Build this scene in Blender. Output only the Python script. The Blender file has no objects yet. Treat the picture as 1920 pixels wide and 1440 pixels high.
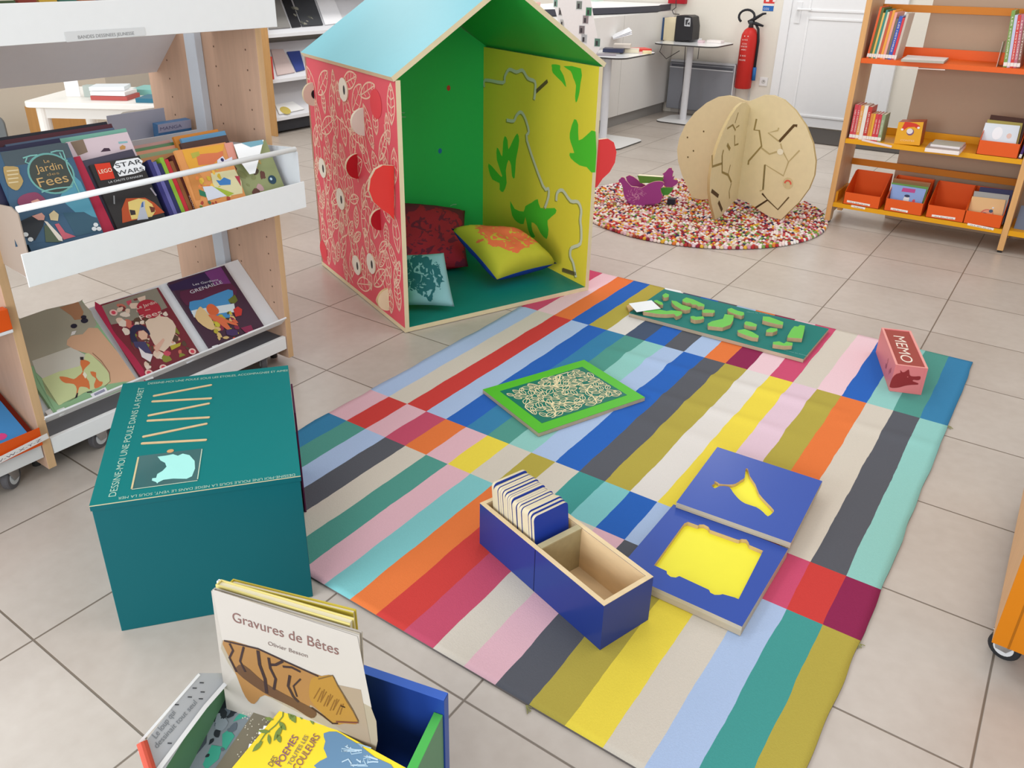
import bpy, math, random
from mathutils import Vector as V3, Matrix, noise
random.seed(7)
SC = bpy.context.scene
# ---------------------------------------------------------------- camera (solved from the 0.45 m floor tiles)
CF, PIT, ROL, YAW = 1517.1533, 0.4442, 0.0115, 2.1885
CC = V3((2.552265, -2.32065, 1.42227)); CPX, CPY = 922.77, 645.89
_fw = V3((math.cos(YAW) * math.cos(PIT), math.sin(YAW) * math.cos(PIT), -math.sin(PIT)))
_rt = V3((math.sin(YAW), -math.cos(YAW), 0)); _up = _rt.cross(_fw)
_r = _rt * math.cos(ROL) + _up * math.sin(ROL); _u = _up * math.cos(ROL) - _rt * math.sin(ROL)
cam = bpy.data.objects.new('camera', bpy.data.cameras.new('camera')); SC.collection.objects.link(cam); SC.camera = cam
cam.data.sensor_fit = 'HORIZONTAL'; cam.data.sensor_width = 36; cam.data.lens = CF / 1920 * 36
cam.data.shift_x = (960 - CPX) / 1920; cam.data.shift_y = (CPY - 720) / 1920; cam.data.clip_start = .05
cam.matrix_world = Matrix(((_r.x, _u.x, -_fw.x, CC.x), (_r.y, _u.y, -_fw.y, CC.y), (_r.z, _u.z, -_fw.z, CC.z), (0, 0, 0, 1)))
# ---------------------------------------------------------------- light and exposure
SC.view_settings.view_transform = 'Standard'; SC.view_settings.look = 'None'; SC.view_settings.gamma = 1
SC.view_settings.use_curve_mapping = False; SC.view_settings.exposure = 0.04
W = bpy.data.worlds.new('daylight'); SC.world = W; W.use_nodes = True
W.node_tree.nodes['Background'].inputs[0].default_value = (0.93, 0.96, 1.0, 1); W.node_tree.nodes['Background'].inputs[1].default_value = 0.78
def area(name, loc, rot, sx, sy, power, col=(1, .97, .93)):
    l = bpy.data.lights.new(name, 'AREA'); l.shape = 'RECTANGLE'; l.size = sx; l.size_y = sy; l.energy = power; l.color = col
    o = bpy.data.objects.new(name, l); SC.collection.objects.link(o); o.location = loc; o.rotation_euler = rot; return o
for (x, y, p) in ((-2.4, -0.9, 15), (0.0, -1.4, 8), (2.6, -0.6, 9), (-2.4, 1.9, 17), (0.3, 1.7, 14), (2.9, 1.9, 10), (-2.4, 4.6, 20), (0.4, 4.4, 20), (3.0, 4.4, 9)):
    area('ceiling_lamp', (x, y, 2.75), (0, 0, 0), .6, 1.2, p)
area('window_daylight', (-.2, -4.9, 1.55), (math.radians(90), 0, 0), 2.6, 1.9, 175, (.88, .94, 1))
area('window_daylight', (3.1, -4.9, 1.55), (math.radians(90), 0, 0), 2.2, 1.9, 85, (.88, .94, 1))

# ---------------------------------------------------------------- helpers
def G(x, y, z=0.0):
    "point of the horizontal plane z seen at photo pixel x, y"
    d = _fw * CF + _r * (x - CPX) - _u * (y - CPY)
    return CC + d * ((z - CC.z) / d.z)
def P(x, y, o, n):
    d = _fw * CF + _r * (x - CPX) - _u * (y - CPY); n = V3(n)
    return CC + d * ((V3(o) - CC).dot(n) / d.dot(n))
def dist(x, y, D):
    d = _fw * CF + _r * (x - CPX) - _u * (y - CPY); return CC + d.normalized() * D
def sm(l, k=3):
    "rounded outline through the points l"
    n = len(l); out = []
    for i in range(n):
        a, b, c, d = l[i - 1], l[i], l[(i + 1) % n], l[(i + 2) % n]
        for j in range(k):
            t = j / k; out.append(tuple(.5 * (2 * b[q] + (c[q] - a[q]) * t + (2 * a[q] - 5 * b[q] + 4 * c[q] - d[q]) * t * t + (3 * b[q] - a[q] - 3 * c[q] + d[q]) * t ** 3) for q in (0, 1)))
    return out
def smo(l, k=4):
    n = len(l); out = []
    for i in range(n - 1):
        a, b, c, d = l[max(i - 1, 0)], l[i], l[i + 1], l[min(i + 2, n - 1)]
        for j in range(k):
            t = j / k; out.append(tuple(.5 * (2 * b[q] + (c[q] - a[q]) * t + (2 * a[q] - 5 * b[q] + 4 * c[q] - d[q]) * t * t + (3 * b[q] - a[q] - 3 * c[q] + d[q]) * t ** 3) for q in (0, 1)))
    return out + [l[-1]]
class F:
    "local frame: origin o, axes u v n"
    def __init__(s, o, u, v=None, n=None):
        s.o = V3(o); s.u = V3(u).normalized()
        if v is not None:
            v = V3(v); v = v - s.u * v.dot(s.u); s.v = v.normalized(); s.n = s.u.cross(s.v)
        else:
            s.n = V3(n).normalized(); s.u = (s.u - s.n * s.u.dot(s.n)).normalized(); s.v = s.n.cross(s.u)
    def __call__(s, a, b, c=0.0): return s.o + s.u * a + s.v * b + s.n * c
    def px(s, x, y, c=0.0): return P(x, y, s.o + s.n * c, s.n)
    def ab(s, x, y, c=0.0):
        q = s.px(x, y, c) - s.o; return (q.dot(s.u), q.dot(s.v))
    def up(s, c): return F(s.o + s.n * c, s.u, s.v)
Z0 = F((0, 0, 0), (1, 0, 0), (0, 1, 0))
def lin(h):
    h = h.lstrip('#'); c = [int(h[i:i + 2], 16) / 255 for i in (0, 2, 4)]
    return [x / 12.92 if x <= .04045 else ((x + .055) / 1.055) ** 2.4 for x in c] + [1]
_mats = {}
FIN = {'p': (.55, .02, 40, 0), 'm': (.85, .03, 60, 0), 's': (.4, .02, 30, 0), 'g': (.16, .01, 20, 0), 'w': (.5, .14, 9, 0), 'c': (.9, .06, 300, .35), 'x': (.25, .03, 20, 0), 'k': (.75, .1, 120, .1), 'l': (.28, .02, 6, 0), 'f': (.95, .1, 200, .6), 'v': (.3, .06, 25, 0)}
def M(key):
    if key in _mats: return _mats[key]
    h, _, f = key.partition('|'); f = f or 'p'; rough, var, sc, bump = FIN[f[0]]
    m = bpy.data.materials.new('paint_' + key.replace('#', '').replace('|', '_')); m.use_nodes = True; nt = m.node_tree; b = nt.nodes['Principled BSDF']
    tc = nt.nodes.new('ShaderNodeTexCoord'); mp = nt.nodes.new('ShaderNodeMapping'); ns = nt.nodes.new('ShaderNodeTexNoise')
    nt.links.new(tc.outputs['Object'], mp.inputs[0]); nt.links.new(mp.outputs[0], ns.inputs['Vector'])
    ns.inputs['Scale'].default_value = sc; ns.inputs['Detail'].default_value = 4
    if f[0] == 'w': mp.inputs['Scale'].default_value = (6, 6, .6) if len(f) == 1 else ((.6, 6, 6) if f[1] == '1' else (6, .6, 6))
    mx = nt.nodes.new('ShaderNodeMix'); mx.data_type = 'RGBA'; c = lin(h)
    mx.inputs[6].default_value = [x * (1 - var) for x in c[:3]] + [1]; mx.inputs[7].default_value = [min(1, x * (1 + var)) for x in c[:3]] + [1]
    nt.links.new(ns.outputs[0], mx.inputs[0]); nt.links.new(mx.outputs[2], b.inputs['Base Color'])
    b.inputs['Roughness'].default_value = rough; b.inputs['Specular IOR Level'].default_value = {'c': .08, 'f': .05, 'm': .2, 'k': .2, 's': .2, 'p': .1, 'l': .2, 'w': .25, 'v': .2}.get(f[0], .5)
    if f[0] == 'x': b.inputs['Metallic'].default_value = 1
    if bump:
        bp = nt.nodes.new('ShaderNodeBump'); bp.inputs['Strength'].default_value = bump; bp.inputs['Distance'].default_value = .002
        nt.links.new(ns.outputs[0], bp.inputs['Height']); nt.links.new(bp.outputs[0], b.inputs['Normal'])
    _mats[key] = m; return m
class MB:
    def __init__(s): s.v = []; s.f = []; s.m = []; s.keys = []
    def mi(s, k):
        if k not in s.keys: s.keys.append(k)
        return s.keys.index(k)
    def add(s, pts, faces, m):
        n = len(s.v); s.v += [V3(p) for p in pts]
        for i, f in enumerate(faces): s.f.append([n + j for j in f]); s.m.append(s.mi(m if isinstance(m, str) else m[i]))
        return s
    def poly(s, pts, m): return s.add(pts, [list(range(len(pts)))], m)
    def hexa(s, p, m):
        "p: 4 bottom then 4 top"
        return s.add(p, [(0, 3, 2, 1), (4, 5, 6, 7), (0, 1, 5, 4), (1, 2, 6, 5), (2, 3, 7, 6), (3, 0, 4, 7)], m)
    def box(s, Fr, x0, x1, y0, y1, z0, z1, m):
        return s.hexa([Fr(x0, y0, z0), Fr(x1, y0, z0), Fr(x1, y1, z0), Fr(x0, y1, z0), Fr(x0, y0, z1), Fr(x1, y0, z1), Fr(x1, y1, z1), Fr(x0, y1, z1)], m)
    def prism(s, pts, vec, mtop, mside=None, mbot=None):
        "polygon pts raised along vec"
        pts = [V3(p) for p in pts]; vec = V3(vec); n = len(pts)
        nr = V3((0, 0, 0))
        for i in range(n): nr += pts[i].cross(pts[(i + 1) % n])
        if nr.dot(vec) < 0: pts = pts[::-1]
        s.add(pts + [p + vec for p in pts], [list(range(n))[::-1], list(range(n, 2 * n))] + [(i, (i + 1) % n, n + (i + 1) % n, n + i) for i in range(n)],
              [mbot or mside or mtop, mtop] + [mside or mtop] * n); return s
    def pp(s, Fr, pix, h, mtop, mside=None, c=0.0):
        "prism from traced pixels on frame plane at height c, thickness h"
        return s.prism([Fr.px(x, y, c + h) - Fr.n * h for x, y in pix], Fr.n * h, mtop, mside)
    def art(s, Fr, pix, m, c=.0006): return s.poly(_ccw([Fr.px(x, y, c) for x, y in pix], Fr.n), m)
    def tube(s, pts, r, m, seg=8, cap=True):
        pts = [V3(p) for p in pts]; rings = []; prev = None
        for i, p in enumerate(pts):
            t = (pts[min(i + 1, len(pts) - 1)] - pts[max(i - 1, 0)]).normalized()
            a = prev - t * prev.dot(t) if prev else t.orthogonal()
            a.normalize(); prev = a; b = t.cross(a); rr = r[i] if isinstance(r, (list, tuple)) else r
            rings.append([p + (a * math.cos(q * math.tau / seg) + b * math.sin(q * math.tau / seg)) * rr for q in range(seg)])
        fs = []
        for i in range(len(pts) - 1):
            for q in range(seg): fs.append((i * seg + q, i * seg + (q + 1) % seg, (i + 1) * seg + (q + 1) % seg, (i + 1) * seg + q))
        if cap: fs += [tuple(range(seg))[::-1], tuple((len(pts) - 1) * seg + q for q in range(seg))]
        return s.add([p for ring in rings for p in ring], fs, m)
    def lathe(s, Fr, prof, m, seg=24):
        pts = []; fs = []
        for r, z in prof:
            for q in range(seg): pts.append(Fr(r * math.cos(q * math.tau / seg), r * math.sin(q * math.tau / seg), z))
        for i in range(len(prof) - 1):
            for q in range(seg): fs.append((i * seg + q, i * seg + (q + 1) % seg, (i + 1) * seg + (q + 1) % seg, (i + 1) * seg + q))
        fs += [tuple(range(seg))[::-1], tuple((len(prof) - 1) * seg + q for q in range(seg))]
        return s.add(pts, fs, m)
    def stroke(s, Fr, ab, w, m, c=.0008):
        "flat ribbon through local points ab"
        n = len(ab); L = []; R = []
        for i in range(n):
            a = ab[max(i - 1, 0)]; b = ab[min(i + 1, n - 1)]; dx, dy = b[0] - a[0], b[1] - a[1]; k = math.hypot(dx, dy) or 1
            ww = (w[i] if isinstance(w, (list, tuple)) else w) / 2; nx, ny = -dy / k * ww, dx / k * ww
            L.append(Fr(ab[i][0] + nx, ab[i][1] + ny, c)); R.append(Fr(ab[i][0] - nx, ab[i][1] - ny, c))
        return s.add(L + R, [(n + i, n + i + 1, i + 1, i) for i in range(n - 1)], m)
    def spx(s, Fr, pix, w, m, c=.0008): return s.stroke(Fr, [Fr.ab(x, y, c) for x, y in pix], w, m, c)
    def disc(s, Fr, a, b, rx, ry, m, c=.0008, seg=20, rot=0):
        cr, sr = math.cos(rot), math.sin(rot)
        return s.poly([Fr(a + rx * math.cos(t) * cr - ry * math.sin(t) * sr, b + rx * math.cos(t) * sr + ry * math.sin(t) * cr, c) for t in [q * math.tau / seg for q in range(seg)]], m)
    def text(s, t, Fr, p0, p1, h, m, c=.001, px=True):
        "text whose baseline runs from p0 to p1 (pixels or local), h = cap height in metres"
        if px: p0 = Fr.ab(*p0, c); p1 = Fr.ab(*p1, c)
        v, f = glyphs(t)
        x0 = min(q[0] for q in v); x1 = max(q[0] for q in v); L = math.hypot(p1[0] - p0[0], p1[1] - p0[1]) or 1
        dx, dy = (p1[0] - p0[0]) / L, (p1[1] - p0[1]) / L; kx = L / (x1 - x0); ky = h / .73
        return s.add([Fr(p0[0] + dx * (q[0] - x0) * kx - dy * q[1] * ky, p0[1] + dy * (q[0] - x0) * kx + dx * q[1] * ky, c) for q in v], f, m)
    def build(s, name, parent=None, bevel=0, smooth=False, label=None, org=None, bseg=2):
        me = bpy.data.meshes.new(name)
        if parent is not None: o0 = BASE[parent]
        else:
            xs = [p.x for p in s.v]; ys = [p.y for p in s.v]; o0 = V3(org) if org else V3(((min(xs) + max(xs)) / 2, (min(ys) + max(ys)) / 2, min(p.z for p in s.v)))
        me.from_pydata([p - o0 for p in s.v], [], s.f); me.update()
        for k in s.keys: me.materials.append(M(k) if isinstance(k, str) else k)
        me.polygons.foreach_set('material_index', s.m)
        if smooth: me.polygons.foreach_set('use_smooth', [True] * len(me.polygons))
        o = bpy.data.objects.new(name, me); SC.collection.objects.link(o)
        if parent is not None: o.parent = parent
        else: o.location = o0
        BASE[o] = o0
        if bevel:
            bv = o.modifiers.new('edge', 'BEVEL'); bv.width = bevel; bv.segments = bseg; bv.limit_method = 'ANGLE'; bv.angle_limit = .7
            if smooth or bseg > 1:
                me.polygons.foreach_set('use_smooth', [True] * len(me.polygons)); bv.harden_normals = True
        if label: o['label'] = label
        return o
BASE = {}
def _ccw(pts, n):
    nr = V3((0, 0, 0)); c = sum(pts, V3((0, 0, 0))) / len(pts)
    for i in range(len(pts)): nr += (pts[i] - c).cross(pts[(i + 1) % len(pts)] - c)
    return pts if nr.dot(n) > 0 else pts[::-1]
_gl = {}
def glyphs(t):
    if t not in _gl:
        cu = bpy.data.curves.new('lettering', 'FONT'); cu.body = t; o = bpy.data.objects.new('lettering', cu); SC.collection.objects.link(o)
        dg = bpy.context.evaluated_depsgraph_get(); me = bpy.data.meshes.new_from_object(o.evaluated_get(dg))
        _gl[t] = ([tuple(v.co) for v in me.vertices], [tuple(p.vertices) for p in me.polygons])
        bpy.data.objects.remove(o); bpy.data.curves.remove(cu); bpy.data.meshes.remove(me)
    return _gl[t]
def thing(name, label, cat, loc, group=None):
    o = bpy.data.objects.new(name, None); SC.collection.objects.link(o); o.location = loc; BASE[o] = V3(loc); o.empty_display_size = .05
    o['label'] = label; o['category'] = cat
    if group: o['group'] = group
    return o
def tag(o, label, cat, group=None, kind=None):
    o['label'] = label; o['category'] = cat
    if group: o['group'] = group
    if kind: o['kind'] = kind
    return o
def struct(o): o['kind'] = 'structure'; return o
def circle(Fr, a, b, r, n=28, c=0): return [Fr(a + r * math.cos(t), b + r * math.sin(t), c) for t in [q * math.tau / n for q in range(n)]]
def rbox(Fr, x0, x1, y0, y1, r, z, n=5):
    pts = []
    for (cx, cy, a0) in ((x1 - r, y0 + r, -90), (x1 - r, y1 - r, 0), (x0 + r, y1 - r, 90), (x0 + r, y0 + r, 180)):
        for k in range(n + 1):
            a = math.radians(a0 + 90 * k / n); pts.append(Fr(cx + r * math.cos(a), cy + r * math.sin(a), z))
    return pts
def book(label, Fr, w, h, t, col, spine=None, art=None, cat='book', group=None, name='book', pages='#efe6d2|m', side='u'):
    """book lying in frame Fr: cover face at n = t, from (0,0) to (w,h); spine along the a = 0 edge (side 'u') or the b = 0 edge"""
    ts = thing(name, label, cat, Fr(w / 2, h / 2, 0), group); b = .0018 if t > .007 else .0009; i = .003
    c = MB(); c.box(Fr, 0, w, 0, h, 0, b, col); c.box(Fr, 0, w, 0, h, t - b, t, col)
    if side == 'u': c.box(Fr, 0, b * 1.3, 0, h, b, t - b, spine or col)
    else: c.box(Fr, 0, w, 0, b * 1.3, b, t - b, spine or col)
    if art: art(c, Fr.up(t))
    c.build('cover', ts)
    p = MB(); p.box(Fr, b * 1.4 if side == 'u' else i, w - i, i if side == 'u' else b * 1.4, h - i, b * .95, t - b * .95, pages); p.build('pages', ts)
    return ts
def blobs(mb, Fr, a0, a1, b0, b1, n, cols, r0, r1, seed=1, c=.0007):
    rg = random.Random(seed)
    for i in range(n):
        a, b = rg.uniform(a0, a1), rg.uniform(b0, b1); r = rg.uniform(r0, r1); k = rg.randint(7, 11); ph = rg.random() * 6
        e = rg.uniform(.5, 1); ro = rg.random() * 3; pts = []
        for q in range(k):
            t = q * math.tau / k; rr = r * rg.uniform(.75, 1.15); x, y = rr * math.cos(t), rr * e * math.sin(t)
            x, y = x * math.cos(ro) - y * math.sin(ro), x * math.sin(ro) + y * math.cos(ro)
            pts.append(Fr(min(max(a + x, a0), a1), min(max(b + y, b0), b1), c + i * 6e-6))
        mb.poly(pts, rg.choice(cols))
def arc(cx, cy, rx, ry, a0, a1, n=10): return [(cx + rx * math.cos(math.radians(a0 + (a1 - a0) * i / n)), cy + ry * math.sin(math.radians(a0 + (a1 - a0) * i / n))) for i in range(n + 1)]
WOOD = '#d9b98c|w'; PLY = '#dccba4|v'; OAK = '#c69255|w'; WHT = '#eeeeec|s'

# ================================================================ setting
def tile_mat():
    m = bpy.data.materials.new('floor_tiles'); m.use_nodes = True; nt = m.node_tree; b = nt.nodes['Principled BSDF']; L = nt.links.new
    tc = nt.nodes.new('ShaderNodeTexCoord'); sp = nt.nodes.new('ShaderNodeSeparateXYZ'); L(tc.outputs['Object'], sp.inputs[0])
    def mt(op, a, bb=None, c=None):
        n = nt.nodes.new('ShaderNodeMath'); n.operation = op
        for i, x in enumerate((a, bb, c)):
            if x is None: continue
            if isinstance(x, (int, float)): n.inputs[i].default_value = x
            else: L(x, n.inputs[i])
        return n.outputs[0]
    ds = []
    cells = []
    for ax in (0, 1):
        q = mt('DIVIDE', sp.outputs[ax], .45); cells.append(mt('FLOOR', q)); fr = mt('FRACT', mt('ADD', q, 100.5)); ds.append(mt('ABSOLUTE', mt('SUBTRACT', fr, .5)))
    d = mt('MULTIPLY', mt('MINIMUM', ds[0], ds[1]), .45)
    mr = nt.nodes.new('ShaderNodeMapRange'); mr.inputs[1].default_value = .0016; mr.inputs[2].default_value = .0032; L(d, mr.inputs[0])
    n1 = nt.nodes.new('ShaderNodeTexNoise'); n1.inputs['Scale'].default_value = 3.2; n1.inputs['Detail'].default_value = 5; L(tc.outputs['Object'], n1.inputs['Vector'])
    n2 = nt.nodes.new('ShaderNodeTexNoise'); n2.inputs['Scale'].default_value = 28; n2.inputs['Detail'].default_value = 3; L(tc.outputs['Object'], n2.inputs['Vector'])
    wn = nt.nodes.new('ShaderNodeTexWhiteNoise'); cb = nt.nodes.new('ShaderNodeCombineXYZ'); L(cells[0], cb.inputs[0]); L(cells[1], cb.inputs[1]); L(cb.outputs[0], wn.inputs[0])
    f = mt('ADD', mt('MULTIPLY', n1.outputs[0], .55), mt('ADD', mt('MULTIPLY', n2.outputs[0], .3), mt('MULTIPLY', wn.outputs[0], .15)))
    cr = nt.nodes.new('ShaderNodeValToRGB'); cr.color_ramp.elements[0].position = .3; cr.color_ramp.elements[0].color = lin('#b3a79b'); cr.color_ramp.elements[1].position = .72; cr.color_ramp.elements[1].color = lin('#c6bcb1'); L(f, cr.inputs[0])
    mx = nt.nodes.new('ShaderNodeMix'); mx.data_type = 'RGBA'; mx.inputs[6].default_value = lin('#75695c'); L(cr.outputs[0], mx.inputs[7]); L(mr.outputs[0], mx.inputs[0]); L(mx.outputs[2], b.inputs['Base Color'])
    b.inputs['Roughness'].default_value = .33
    bp = nt.nodes.new('ShaderNodeBump'); bp.inputs['Strength'].default_value = .5; bp.inputs['Distance'].default_value = .002; L(mr.outputs[0], bp.inputs['Height']); L(bp.outputs[0], b.inputs['Normal'])
    return m
mb = MB(); mb.add([(-5.2, -5, 0), (4.6, -5, 0), (4.6, 5.9, 0), (-5.2, 5.9, 0)], [(0, 1, 2, 3)], 'x'); mb.keys = [tile_mat()]
struct(mb.build('floor', org=(0, 0, 0)))
WY = 5.87
mb = MB(); mb.box(Z0, -5.2, 4.6, WY, WY + .15, 0, 2.85, '#ebe5d8|p'); struct(mb.build('wall_back'))
mb = MB(); mb.box(Z0, -5.35, -5.2, -5, WY + .15, 0, 2.85, '#d9cfc0|p'); struct(mb.build('wall_left'))
# door with recessed panels
d = struct(MB().box(Z0, .10, 1.0, WY - .035, WY, .012, 2.1, '#eeeeee|s').build('door_1', bevel=.003))
mb = MB()
for (x0, x1, z0, z1) in ((.27, .86, .12, .955), (.27, .86, 1.045, 1.95)):
    for k in ((x0, x1, z0 - .02, z0), (x0, x1, z1, z1 + .02), (x0 - .02, x0, z0 - .02, z1 + .02), (x1, x1 + .02, z0 - .02, z1 + .02)): mb.box(Z0, k[0], k[1], WY - .044, WY - .035, k[2], k[3], '#f2f2f2|s')
mb.build('panel_moulding', d, bevel=.003)
mb = MB(); mb.box(Z0, .14, .19, WY - .045, WY - .035, .92, 1.1, '#e8e8e8|s'); mb.tube([(.165, WY - .045, 1.04), (.165, WY - .085, 1.04)], .011, '#ececec|s'); mb.tube([(.165, WY - .085, 1.04), (.19, WY - .087, 1.04), (.29, WY - .083, 1.04)], .01, '#ececec|s')
mb.build('door_handle', d)
mb = MB()
for k in ((.02, .1, 0, 2.18), (1.0, 1.08, 0, 2.18), (.1, 1.0, 2.1, 2.18)): mb.box(Z0, k[0], k[1], WY - .055, WY, k[2], k[3], '#ededed|s')
struct(mb.build('trim_1', bevel=.003))
mb = MB()
for a, b2 in ((-1.0, .02), (1.08, 1.6)): mb.box(Z0, a, b2, WY - .012, WY, 0, .08, '#cfc9c0|p')
struct(mb.build('baseboard_back', bevel=.002))
tag(MB().box(Z0, .30, 1.75, 5.12, 5.80, .0005, .008, '#55504c|f').build('doormat'), 'dark grey entrance mat in front of the white door', 'mat')
struct(MB().box(Z0, 1.70, 3.6, 3.07, 3.17, 0, 2.2, '#b39a82|p').build('wall_right', bevel=.004))

# ================================================================ striped rug
CO = dict(sb='#3c7fa6', gt='#549588', lb='#a9bcda', gy='#5a5b61', be='#cfc5b6', pk='#dcb0b8', aq='#7fbfbf', og='#e0773f', rd='#c9423d', cr='#c05068', ol='#b0a047', ye='#e6cf4a', te='#46958e', bl='#2f63b4', mt='#8fc4bb', mr='#8c2b50', lp='#e6c3c8', lv='#dcbfca', sl='#4a566c', wh='#dad3cc', ro='#c8506f')
RA = 'sb gt lb gy be gt pk aq og rd cr be pk gy ol ye be lb te ol'.split()
RB = 'pk rd pk cr og pk ye be ol be te aq bl lb gy be gt ro rd mr'.split()
RC = 'lb be rd lb bl sb gt mt lb bl gy ol wh ye lv ol og be gy mt'.split()
RD = 'ro lp og bl ol wh sl bl gy lb og mr lp ro be lp bl mt gt sb'.split()
X0, CW = .698, .0873
def rugz(x, y):
    q = (x - .466) * .387 + (y + .015) * .922; r_ = (x - .466) * -.922 + (y + .015) * .387
    if -.012 < q < .985 and r_ > -.012: return .0022
    z = .006
    for (yc, am, w, xa, xb) in ((.36, .009, .03, 1.25, 2.1), (.12, .007, .03, 1.45, 2.0), (-.08, .005, .04, 1.5, 1.9), (.30, .006, .03, 2.15, 2.44)):
        if xa - .1 < x < xb + .1: z += am * math.exp(-((y - yc - .05 * (x - 1.6)) / w) ** 2) * min(1, max(0, (x - xa + .1) / .15)) * min(1, max(0, (xb + .1 - x) / .15))
    return z
xs = [X0 + CW * k / 4 for k in range(81)]
ys = []; rows = []
for (a, b2, R, n) in ((-1.282, -.679, RA, 30), (-.679, -.470, RB, 10), (-.470, .514, RC, 60), (.514, 1.116, RD, 30)):
    for k in range(n): ys.append(a + (b2 - a) * k / n); rows.append(R)
ys.append(1.116); mb = MB(); nx = len(xs); rg = random.Random(3)
edgeL = [.006 * noise.noise(V3((.3, yy * 8, 2))) for yy in ys]; cor = [.0035 * noise.noise(V3((k * 7.3, yy * 9, 0))) + .0012 * noise.noise(V3((k * 3.1, yy * 40, 5))) for k in range(21) for yy in ys]
V = []
for j, y in enumerate(ys):
    for i, x in enumerate(xs):
        xx = x + (cor[(i // 4) * len(ys) + j] if i % 4 == 0 else 0)
        if i == nx - 1: xx = x - .012 * max(0, min(1, (-.65 - y) / .6)) + edgeL[j]
        if i == 0: xx += edgeL[j]
        V.append((xx, y, rugz(x, y)))
mb.v = [V3(p) for p in V]
for j in range(len(ys) - 1):
    for i in range(nx - 1):
        mb.f.append([j * nx + i, j * nx + i + 1, (j + 1) * nx + i + 1, (j + 1) * nx + i]); mb.m.append(mb.mi(CO[rows[j][i // 4]] + '|c'))
rim = [j * nx for j in range(len(ys))][::-1] + [i for i in range(1, nx)] + [j * nx + nx - 1 for j in range(1, len(ys))] + [(len(ys) - 1) * nx + i for i in range(nx - 2, 0, -1)]
n0 = len(mb.v); mb.v += [V3((mb.v[k].x, mb.v[k].y, .0005)) for k in rim]
for q in range(len(rim)):
    q2 = (q + 1) % len(rim); mb.f.append([rim[q], rim[q2], n0 + q2, n0 + q][::-1]); mb.m.append(mb.mi('#6b6460|c'))
o = mb.build('striped_rug', smooth=True); tag(o, 'large flat-woven rug of many coloured stripes on the tiled floor', 'rug')
mb = MB()
for (x, y) in ((2.447, -.69), (2.447, .515), (1.92, -1.287)):
    for k in range(5): mb.tube([(x - .004, y, .006), (x + rg.uniform(-.004, .014), y - rg.uniform(-.006, .016), .003)], .0011, '#8c8a5a|c', 5)
mb.build('loose_fringe', o)

# ================================================================ play house
e = V3((.387, .922, 0)).normalized(); d_ = V3((-.922, .387, 0)).normalized(); FL = V3((.466, -.015, .0028)); HW = .9665; EV = 1.015; RZ = 1.33; TH = .02
FR = FL + e * HW; BL = FL + d_ * HW; BR = FR + d_ * HW; up = V3((0, 0, 1))
house = thing('play_house', 'wooden play house with blue roof, red engraved side and yellow and green inside', 'play house', (FL + BR) / 2)
ff = F(FL, e, n=up); 
mb = MB(); mb.prism([FL + V3((0, 0, 0)), FR, BR, BL], up * TH, '#178074|s', PLY); mb.build('floor_panel', house)
def slab(pts, vec, inner, outer): return MB().prism(pts, vec, inner, PLY, outer)
def wall_poly(A, B, z0=TH): return [A + up * z0, B + up * z0, B + up * EV, A + up * EV]
RED = '#dd5462|s'; GRN = '#38cc66|s'; DGR = '#2fae48|s'; YEL = '#f6da44|s'; LBL = '#7fc3cd|s'
o = MB().prism(wall_poly(BL, FL), e * TH, GRN, PLY, RED); o.m[0], o.m[1] = (o.mi(RED), o.mi(GRN)); left = o
def side(A, B, inward, outer, inner, name, peak=False):
    pts = wall_poly(A, B)
    if peak: pts = [A + up * TH, B + up * TH, B + up * EV, (A + B) / 2 + up * (RZ - .012), A + up * EV]
    m = MB(); n = len(pts); ip = [p + inward * TH for p in pts]
    nr = (pts[1] - pts[0]).cross(pts[2] - pts[0]); flip = nr.dot(inward) > 0
    a = list(range(n)); b = list(range(n, 2 * n))
    m.add(pts + ip, [a[::-1] if flip else a, b if flip else b[::-1]] + [(i, (i + 1) % n, n + (i + 1) % n, n + i) if flip else (i, n + i, n + (i + 1) % n, (i + 1) % n) for i in range(n)], [outer, inner] + [PLY] * n)
    return m
LF = F(BL, -d_, up); LF = F(BL, -d_, v=up)           # outside of the engraved wall: a runs back to front, n outward
lw = side(BL, FL, e, RED, GRN, 'x')
LINE = '#efc6ae|m'; rg = random.Random(11)
def leaf(mb, Fr, a, b, L, ang, wd, veins, w, col, c=.0008):
    ca, sa = math.cos(ang), math.sin(ang); T = lambda x, y: (a + x * ca - y * sa, b + x * sa + y * ca)
    up_ = [T(L * t, wd * math.sin(math.pi * t) ** .8) for t in [k / 8 for k in range(9)]]; dn = [T(L * t, -wd * math.sin(math.pi * t) ** .8) for t in [k / 8 for k in range(9)]]
    mb.stroke(Fr, up_, w, col, c); mb.stroke(Fr, dn, w, col, c); mb.stroke(Fr, [T(0, 0), T(L * .95, 0)], w * .8, col, c)
    for k in range(1, veins):
        t = k / veins; q = wd * math.sin(math.pi * t) ** .8 * .85
        mb.stroke(Fr, [T(L * t, 0), T(L * min(1, t + .1), q)], w * .7, col, c); mb.stroke(Fr, [T(L * t, 0), T(L * min(1, t + .1), -q)], w * .7, col, c)
flat = [(645, 168, .048, 'e'), (606, 315, .046, 'e'), (640, 373, .05, 'e'), (670, 497, .046, 'e'), (697, 494, .046, 'e'), (705, 195, .055, 'r'), (607, 470, .05, 'r')]
fc = [(*LF.ab(x, y), r, k) for x, y, r, k in flat]
cl = lambda v, lo, hi: min(max(v, lo), hi)
def inwall(a, b): return .012 < a < HW - .012 and .02 < b < EV - .012
pl = []
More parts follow.
